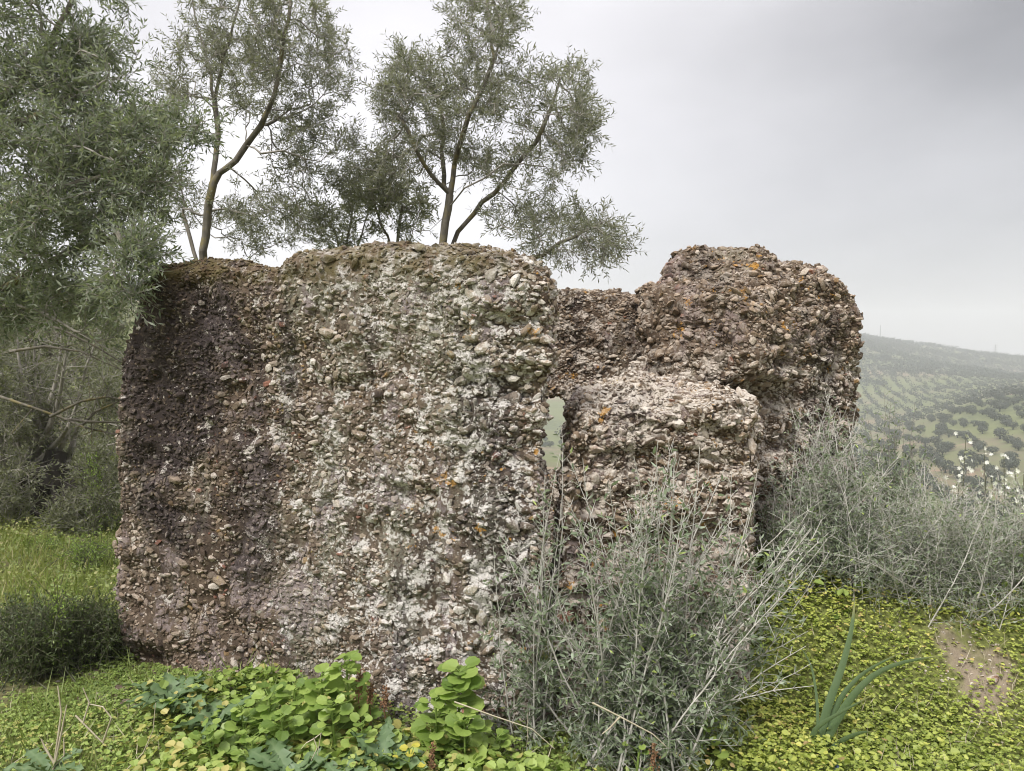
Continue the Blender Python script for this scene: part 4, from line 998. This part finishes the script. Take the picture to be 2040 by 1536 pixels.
plants = [(690, 3.02, 1318, 18, .072, 'lush round leaved plant topping the clump left of the rusty seed spikes'), (640, 3.0, 1345, 16, .068, 'round leaved plant second from the seed spikes in the clump'),
          (585, 3.0, 1365, 15, .062, 'round leaved plant in the middle of the green clump under the slab'), (535, 2.98, 1385, 14, .058, 'round leaved plant beside the blue green rosette under the slab'),
          (480, 2.96, 1410, 13, .052, 'round leaved plant right behind the dock leaves, low on the clump'), (410, 2.86, 1455, 12, .045, 'small round leaved plant at the front left of the clump'),
          (660, 2.9, 1400, 15, .055, 'round leaved plant in front of the lush clump'), (560, 2.88, 1425, 14, .05, 'round leaved plant near the pale toothed leaves'), (720, 2.86, 1440, 12, .045, 'small round leaved plant under the seed spikes'),
          (500, 2.82, 1470, 12, .042, 'small round leaved plant in the front row of the clump')]
for k, (px, Y_, tp, nl, sz, lab) in enumerate(plants): round_plant(lab, px, Y_, tp, int(nl * 1.7), sz * 1.12, 500 + k)
round_plant('tall round leaved plant leaning against the slab just left of the spiny bush', 905, 2.92, 1338, 46, .085, 521, lean=12)
round_plant('round leaved plant at the left foot of the tall leaning one', 868, 2.88, 1395, 28, .075, 522)
round_plant('broad round leaved plant in front of the tall leaning one', 925, 2.82, 1435, 24, .085, 523)
round_plant('low round leaved plant at the base of the spiny bush', 990, 2.84, 1470, 14, .045, 524)
round_plant('yellowed round leaved plant fading beside the brown seed spike', 815, 2.74, 1492, 9, .042, 525, RLY)
round_plant('round leaved plant hugging the right foot of the spiny bush', 1410, 2.85, 1420, 16, .045, 526, group='round leaved plants right of the spiny bush')
round_plant('round leaved plant at the front edge below the spiny bush', 1275, 2.78, 1480, 12, .04, 527, group='round leaved plants right of the spiny bush')

# blue-green toothed rosettes
def lobed_leaf(seed):
    r_ = np.random.default_rng(seed); n = 13; V = []; Fc = []
    for k in range(n):
        u = k / (n - 1); w_ = .16 * math.sin(math.pi * min(1, u * .93 + .07)) ** .8 * (1.3 if k % 2 else .6) + .006; arch = .22 * u - .42 * u * u; fr = r_.normal() * .02
        V += [(-w_, u - (.035 if k % 2 else 0), arch + .04 + fr * 2 * (1 if k % 2 else -1)), (0, u, arch), (w_, u - (.035 if k % 2 else 0), arch + .04 - fr * 2)]
    for k in range(n - 1):
        a = k * 3; Fc += [[a, a + 1, a + 4, a + 3], [a + 1, a + 2, a + 5, a + 4]]
    return mesh('leaf', V, np.array(Fc), M_BLUELEAF, smooth=True, tint=np.tile([.4, .95, .5], n) * r_.uniform(.6, 1.0), hide_link=True)
LL = [lobed_leaf(600 + k) for k in range(5)]
def rosette(label, px, Y_, n, size, seed, rise=.5):
    b = gp(px, Y_) + np.array((0, 0, .07)); root = empty('toothed_leaf_plant', b, label, 'plant', 'blue green toothed plants'); r_ = np.random.default_rng(seed)
    for k in range(n):
        a = k * 2.4 + r_.normal() * .3; d = np.array((math.cos(a), math.sin(a), rise * r_.uniform(.4, 1.5)))
        place_leaf(LL[r_.integers(5)], root, b + d * .01, d, (d[0] * -.3, d[1] * -.3, 1), size * r_.uniform(.6, 1.1))
rosette('dark blue green toothed rosette at the foot of the slab, left of the round leaves', 330, 3.16, 20, .19, 611)
rosette('dark toothed rosette half hidden behind the round leaved clump', 420, 3.06, 18, .18, 612)
rosette('pale blue green toothed rosette at the front edge below the clump', 560, 2.72, 19, .19, 613)
rosette('toothed plant with upright grey green leaves left of the yellowed plant', 755, 2.78, 13, .18, 614, .9)
rosette('pale toothed leaves at the bottom edge beneath the upright toothed plant', 670, 2.66, 14, .17, 615)
rosette('lone blue green leaves at the bottom left by the dry stalks', 70, 2.72, 6, .16, 616, .9)

# squill with long strap leaves
b = gp(1635, 2.95)
root = empty('strap_leaved_bulb', b, 'bulb plant with long arching strap leaves standing in the yellow clover', 'plant')
for k, (pts, w_, dd) in enumerate([([(1628, 1505), (1648, 1410), (1678, 1335), (1698, 1255), (1703, 1195)], .034, 0), ([(1634, 1505), (1684, 1405), (1738, 1345), (1800, 1318), (1890, 1305)], .034, -.05), ([(1632, 1500), (1672, 1392), (1722, 1338), (1806, 1295)], .026, .08),
                                  ([(1626, 1500), (1617, 1462), (1640, 1440), (1690, 1412), (1740, 1384)], .024, -.10), ([(1640, 1508), (1680, 1475), (1715, 1460), (1740, 1458)], .026, -.12), ([(1630, 1480), (1629, 1400), (1618, 1325), (1586, 1275)], .010, .04), ([(1632, 1508), (1640, 1440), (1662, 1380), (1680, 1330)], .030, .03)]):
    q = np.array([P(x, y, 2.95 + dd * i / len(pts)) for i, (x, y) in enumerate(pts)])
    tt = np.linspace(0, len(q) - 1, 13); ctrl = np.stack([np.interp(tt, range(len(q)), q[:, i]) for i in range(3)], 1)
    for _ in range(2): ctrl[1:-1] = (ctrl[:-2] + 2 * ctrl[1:-1] + ctrl[2:]) / 4
    d = unit(np.gradient(ctrl, axis=0)); s = unit(np.cross(d, np.array((.15, 1.0, .35)))); nn = np.cross(s, d)
    u = np.linspace(0, 1, 13); ww = w_ * (.55 + .45 * np.sin(np.pi * np.minimum(u * 1.6 + .15, .5))) * (1 - u ** 2.2) + .0015
    Vv = np.stack([ctrl - s * ww[:, None] * .5 + nn * ww[:, None] * .18, ctrl, ctrl + s * ww[:, None] * .5 + nn * ww[:, None] * .18], 1).reshape(-1, 3)
    Fc = np.concatenate([[[3 * i, 3 * i + 1, 3 * i + 4, 3 * i + 3], [3 * i + 1, 3 * i + 2, 3 * i + 5, 3 * i + 4]] for i in range(12)])
    mesh('strap_leaf', Vv, Fc, M_SQUILL, root, True, np.repeat(np.clip(.35 + .3 * u + (u > .85) * .4, 0, 1), 3))

# rusty seed spikes
def spike(label, px, Y_, top, bot, seed):
    b = gp(px, Y_); root = empty('seed_spike', b, label, 'plant', 'rusty seed spikes'); r_ = np.random.default_rng(seed); st = Acc(); sd_ = Acc()
    a, c_ = P(px + 4, top, Y_), P(px, bot, Y_); polytube(st, [b, c_, (a + c_) / 2 + r_.normal(size=3) * .004, a], .003, .0015, 5)
    m_ = 150; u = r_.random(m_)[:, None]; q = c_ + (a - c_) * u + r_.normal(size=(m_, 3)) * .008 * (1.15 - .5 * u); leaves(sd_, q, r_.normal(size=(m_, 3)), r_.normal(size=(m_, 3)), .011, .008, .5, 'quad')
    st.build('stem', M_SPIKE, root); o = sd_.build('seed_head', M_SPIKE, root, False); o['kind'] = 'stuff'
spike('rusty seed spike nearest the lush round leaved plant', 714, 3.02, 1336, 1388, 701)
spike('rusty seed spike second along from the lush round leaved plant', 736, 3.02, 1366, 1400, 702)
spike('rusty seed spike low against the slab, rightmost of its row', 766, 3.02, 1368, 1412, 703)
spike('thick brown seed spike at the bottom edge by the yellowed plant', 858, 2.74, 1485, 1545, 704)
spike('brown seed spike at the bottom edge under the spiny bush', 1300, 2.7, 1475, 1550, 705)

# dry stalks
def stalk(label, lines, Y_, r0, group=None):
    b = P(*lines[0][0], Y_); b[2] = float(ground_z(b[0], b[1])); root = empty('dry_stalk', b, label, 'plant', group); st = Acc()
    for l in lines: polytube(st, [P(x, y, Y_) for x, y in l], r0, r0 * .45, 5)
    st.build('stem', M_STRAW, root)
stalk('pale forked dry stalk standing at the bottom left', [[(106, 1536), (116, 1465), (122, 1420), (115, 1366)], [(110, 1520), (124, 1450), (133, 1404)], [(112, 1522), (128, 1505), (127, 1470)], [(108, 1520), (90, 1490), (82, 1472)]], 2.72, .0045)
stalk('thin curved dry stalk bending up before the dark rosette', [[(250, 1536), (285, 1500), (305, 1455), (310, 1400)]], 2.78, .0025)
stalk('dry brown stalk lying across the herbs at the left', [[(150, 1425), (180, 1455), (205, 1480), (225, 1500)], [(165, 1440), (178, 1400), (165, 1370)], [(205, 1478), (222, 1430), (205, 1408), (175, 1402)]], 2.95, .004)
stalk('thin pale twig lying across the leaves left of the spiny bush', [[(905, 1398), (980, 1425), (1060, 1452), (1105, 1492)]], 2.7, .003)
stalk('fallen pale twig lying across the front of the spiny bush', [[(1180, 1400), (1230, 1425), (1300, 1462), (1330, 1490)], [(1235, 1428), (1215, 1450), (1200, 1462)]], 2.72, .004)
stalk('wispy dried root tuft lying on the leaves at the bottom edge', [[(625, 1470), (632, 1490), (620, 1515)], [(625, 1472), (610, 1480), (600, 1492)], [(628, 1470), (640, 1460), (632, 1505)]], 2.7, .0025)

# loose stones
def rock(label, px, py, Y_, s, seed, mat):
    V, Fc = rock_shape(seed, True); c_ = on_ground(px, py); o = mesh('loose_stone', V * np.array(s) , Fc, mat); o.location = Vector(c_); o.rotation_euler = (0, 0, seed)
    tag(o, label, 'stone', 'loose stones on the ground')
rock('brown stone broken off at the foot of the soot stained corner', 245, 1382, 3.45, (.085, .07, .05), 801, M_STONE)
rock('white lichened stone in front of the broken brown one', 258, 1402, 3.35, (.055, .05, .04), 802, M_STONE)
rock('pinkish brown stone shed from the slab, between corner and dark rosette', 300, 1352, 3.5, (.06, .05, .04), 806, M_STONE)
rock('flat grey stone lying left of the broken brown one', 205, 1388, 3.45, (.07, .05, .025), 803, M_STONE)
rock('pale pinkish stone at the bottom edge in the clover', 1782, 1528, 2.85, (.045, .05, .035), 804, M_STONE)
rock('pale flat stone on the bare trodden patch', 1975, 1352, 3.75, (.045, .035, .018), 805, M_STONE)

# blue petal tip at the bottom edge
b = gp(1668, 2.80); root = empty('blue_flower', b, 'small blue flower tip at the bottom edge below the strap leaves', 'flower'); st = Acc()
q = P(1668, 1533, 2.80); polytube(st, [b, (b + q) / 2, q], .002, .0015, 5); st.build('stem', M_ALEX, root)
pt = Acc(); d = np.array([(.25, 0, 1.), (-.2, .1, 1), (0, -.25, 1), (.05, .25, 1)]); leaves(pt, np.repeat(q[None], 4, 0) - (0, 0, .015), d, np.array([(1., 0, 0), (-1, 0, 0), (0, -1, 0), (0, 1, 0)]), .034, .018, .5, 'lance', .1); pt.build('petals', M_BLUE, root)

# asphodels with white flowers
def asphodel(label, px, Y_, top, bot, seed):
    b = gp(px, Y_); root = empty('white_asphodel', b, label, 'flower', 'white asphodels beyond the bushes'); r_ = np.random.default_rng(seed); st = Acc()
    a, c_ = P(px, top, Y_), P(px + r_.uniform(-6, 6), bot, Y_); polytube(st, [b, c_, a], .0035, .0015, 5); st.build('stem', M_STEMG, root)
    for k in range(17):
        u = r_.random() ** 1.3; q = c_ + (a - c_) * u + r_.normal(size=3) * (.035, .035, .01); fl = Acc(); ax = unit(r_.normal(size=3) + np.array((0, -.7, .3))); s = perp(ax[None], r_)[0]; t_ = np.cross(ax, s)
        ang = np.arange(6) * math.pi / 3; d = np.cos(ang)[:, None] * s + np.sin(ang)[:, None] * t_ + ax * .3
        leaves(fl, np.repeat(q[None], 6, 0), d, np.repeat(ax[None], 6, 0), .017, .0075, r_.random(), 'quad'); fl.build('flower', M_WHITE, root, False)
for k, (px, top, bot, lab) in enumerate([(1925, 862, 935, 'asphodel with white flowers standing tallest against the valley'), (1960, 885, 985, 'asphodel just right of the tallest white flowered one'), (1908, 935, 995, 'short asphodel below the tallest, left of the others'),
                                   (2000, 905, 1000, 'dense white asphodel third from the picture edge'), (2022, 925, 1020, 'asphodel second from the right picture edge'), (1975, 950, 1030, 'low white asphodel deep among the twigs'), (2040, 940, 1010, 'asphodel cut by the right picture edge')]):
    asphodel(lab, px, 4.7 + .1 * (k % 3), top, bot, 850 + k)

# ------------------------------------------------------------------ valley olives and far hill
def far_tree_mesh(seed, nq):
    r_ = np.random.default_rng(seed); ac = Acc()
    v = unit(r_.normal(size=(nq, 3))) * (r_.random((nq, 1)) ** .2); v = v * (2.5, 2.5, 1.5) * (1 + .25 * fbm(v, 1.6, 2, seed)[:, None]) + (0, 0, 2.2)
    rad_ = unit(v - (0, 0, 2.0)); rad_ = unit(rad_ + r_.normal(size=v.shape) * .3)
    leaves(ac, v, perp(rad_, r_), rad_, r_.uniform(.6, 1.3, nq) * (34 / nq) ** .22, r_.uniform(.5, .9, nq) * (34 / nq) ** .22, r_.random(nq), 'quad')
    tubes(ac, np.array([(0, 0, -.3)]), np.array([(.1, 0, 1.6)]), .35, .22, 5, .1)
    return ac
r_ = np.random.default_rng(900); cand = []
for row in range(0, 150):
    d = 150 + row * 7.2
    for col_ in range(-4, 70):
        a = R(18.5) + col_ * 8.0 / d
        x = d * math.sin(a) + r_.normal() * 1.1; y = d * math.cos(a) + r_.normal() * 1.1
        if y < 10 or not (.36 < x / y < .74): continue
        nn_ = vnoise(np.array([[x / 75., y / 75., 0]]), 4)[0]
        if nn_ < -.55 and d > 260: continue
        if d < 150 and r_.random() < .4: continue
        if d < 340 and r_.random() < .12: continue
        cand.append((x, y, d))
for k in range(45):                                       # seen through the small opening
    d = r_.uniform(280, 800); x = d * r_.uniform(.03, .11); cand.append((x, d, d))
cand = np.array(cand); zz = ground_z(cand[:, 0], cand[:, 1]); order = np.argsort(cand[:, 2])
FT = [far_tree_mesh(910 + k, 420) for k in range(4)]
FM = []
for ac in FT:
    o = ac.build('valley_olive', M_FARTREE, None, False); FM.append(o.data); bpy.data.objects.remove(o)
for k, i in enumerate(order[:300]):
    o = bpy.data.objects.new('valley_olive', FM[k % 4]); COL.objects.link(o); s = r_.uniform(.55, .85); o.scale = (s, s, s * r_.uniform(.85, 1.1)); o.rotation_euler = (0, 0, r_.uniform(0, 6.28))
    o.location = (cand[i, 0], cand[i, 1], zz[i]); tag(o, 'small round olive tree of the grove on the hazy slope across the valley', 'tree', 'olive trees of the valley grove')
FL = [far_tree_mesh(930 + k, 34) for k in range(3)]; ac = Acc()
for k, i in enumerate(order[300:]):
    f = FL[k % 3]; s = r_.uniform(.65, 1.05)
    for V, Fc in zip(f.V[:1], f.F[4][:1]): ac.add(V * s + (cand[i, 0], cand[i, 1], zz[i]), Fc, r_.random())
# woodland on the far crest and on the left-hand hill
for k in range(5200):
    if k < 3900:
        d = 480 + 770 * r_.random() ** .75; a = R(r_.uniform(20, 38))
        if d < 900 and vnoise(np.array([[d * math.sin(a) / 90., d * math.cos(a) / 90., 3.]]), 14)[0] < -.1: continue
    else:
        if k % 3: continue
        d = r_.uniform(150, 480); a = R(r_.uniform(-40, -22))
    x, y = d * math.sin(a), d * math.cos(a); f = FL[k % 3]; s = r_.uniform(.8, 1.5)
    ac.add(f.V[0] * s + (x, y, float(ground_z(x, y))), f.F[4][0], r_.random())
o = ac.build('hillside_woods', M_FARTREE, None, False); o['kind'] = 'stuff'

# masts on the skyline
M_MAST = bark_mat('mast_steel', (0.12, 0.12, 0.12), (0.16, 0.16, 0.16), 1)
def mast(label, px, d, h, wid):
    x = (px - 1020) / F * d; zb = float(ground_z(x, d)); root = empty('skyline_mast', (x, d, zb), label, 'mast', 'masts on the far ridge'); ac = Acc(); ar = Acc()
    for sx_, sy_ in ((-1, -1), (1, -1), (1, 1), (-1, 1)): polytube(ac, [(x + sx_ * wid, d + sy_ * wid, zb), (x + sx_ * .15, d + sy_ * .15, zb + h)], .16, .10, 4)
    ac.build('pole', M_MAST, root)
    if wid > .6:
        for f in (.7, .82, .94): polytube(ar, [(x - 3, d, zb + h * f), (x + 3, d, zb + h * f)], .14, .14, 4)
        ar.build('crossarm', M_MAST, root)
mast('thin radio mast on the far ridge beside the tall block', 1752, 1080, 22, .3)
mast('faint pylon with crossarms on the far ridge near the right edge', 1982, 1080, 24, 1.6)

# ------------------------------------------------------------------ haze
hb = bmesh.new(); bmesh.ops.create_cube(hb, size=1)
for v in hb.verts: v.co = Vector((v.co.x * 3600, v.co.y * 3600 + 3, 42 if v.co.z > 0 else -95))
me = bpy.data.meshes.new('haze'); hb.to_mesh(me); hb.free()
zmax = float(Z.max()); zmin = float(Z.min()); print('terrain z', zmin, zmax)
for v in me.vertices: v.co.z = zmax + 30 if v.co.z > 0 else zmin - 1
m, t = new_mat('haze_air'); N = NT(t); o_ = N.n('ShaderNodeOutputMaterial'); pv = N.n('ShaderNodeVolumePrincipled')
pv.inputs['Color'].default_value = (0.93, 0.96, 1.0, 1); pv.inputs['Density'].default_value = 0.00062
N.l(pv.outputs[0], o_.inputs['Volume'])
me.materials.append(m); o = bpy.data.objects.new('haze', me); COL.objects.link(o); o['kind'] = 'stuff'
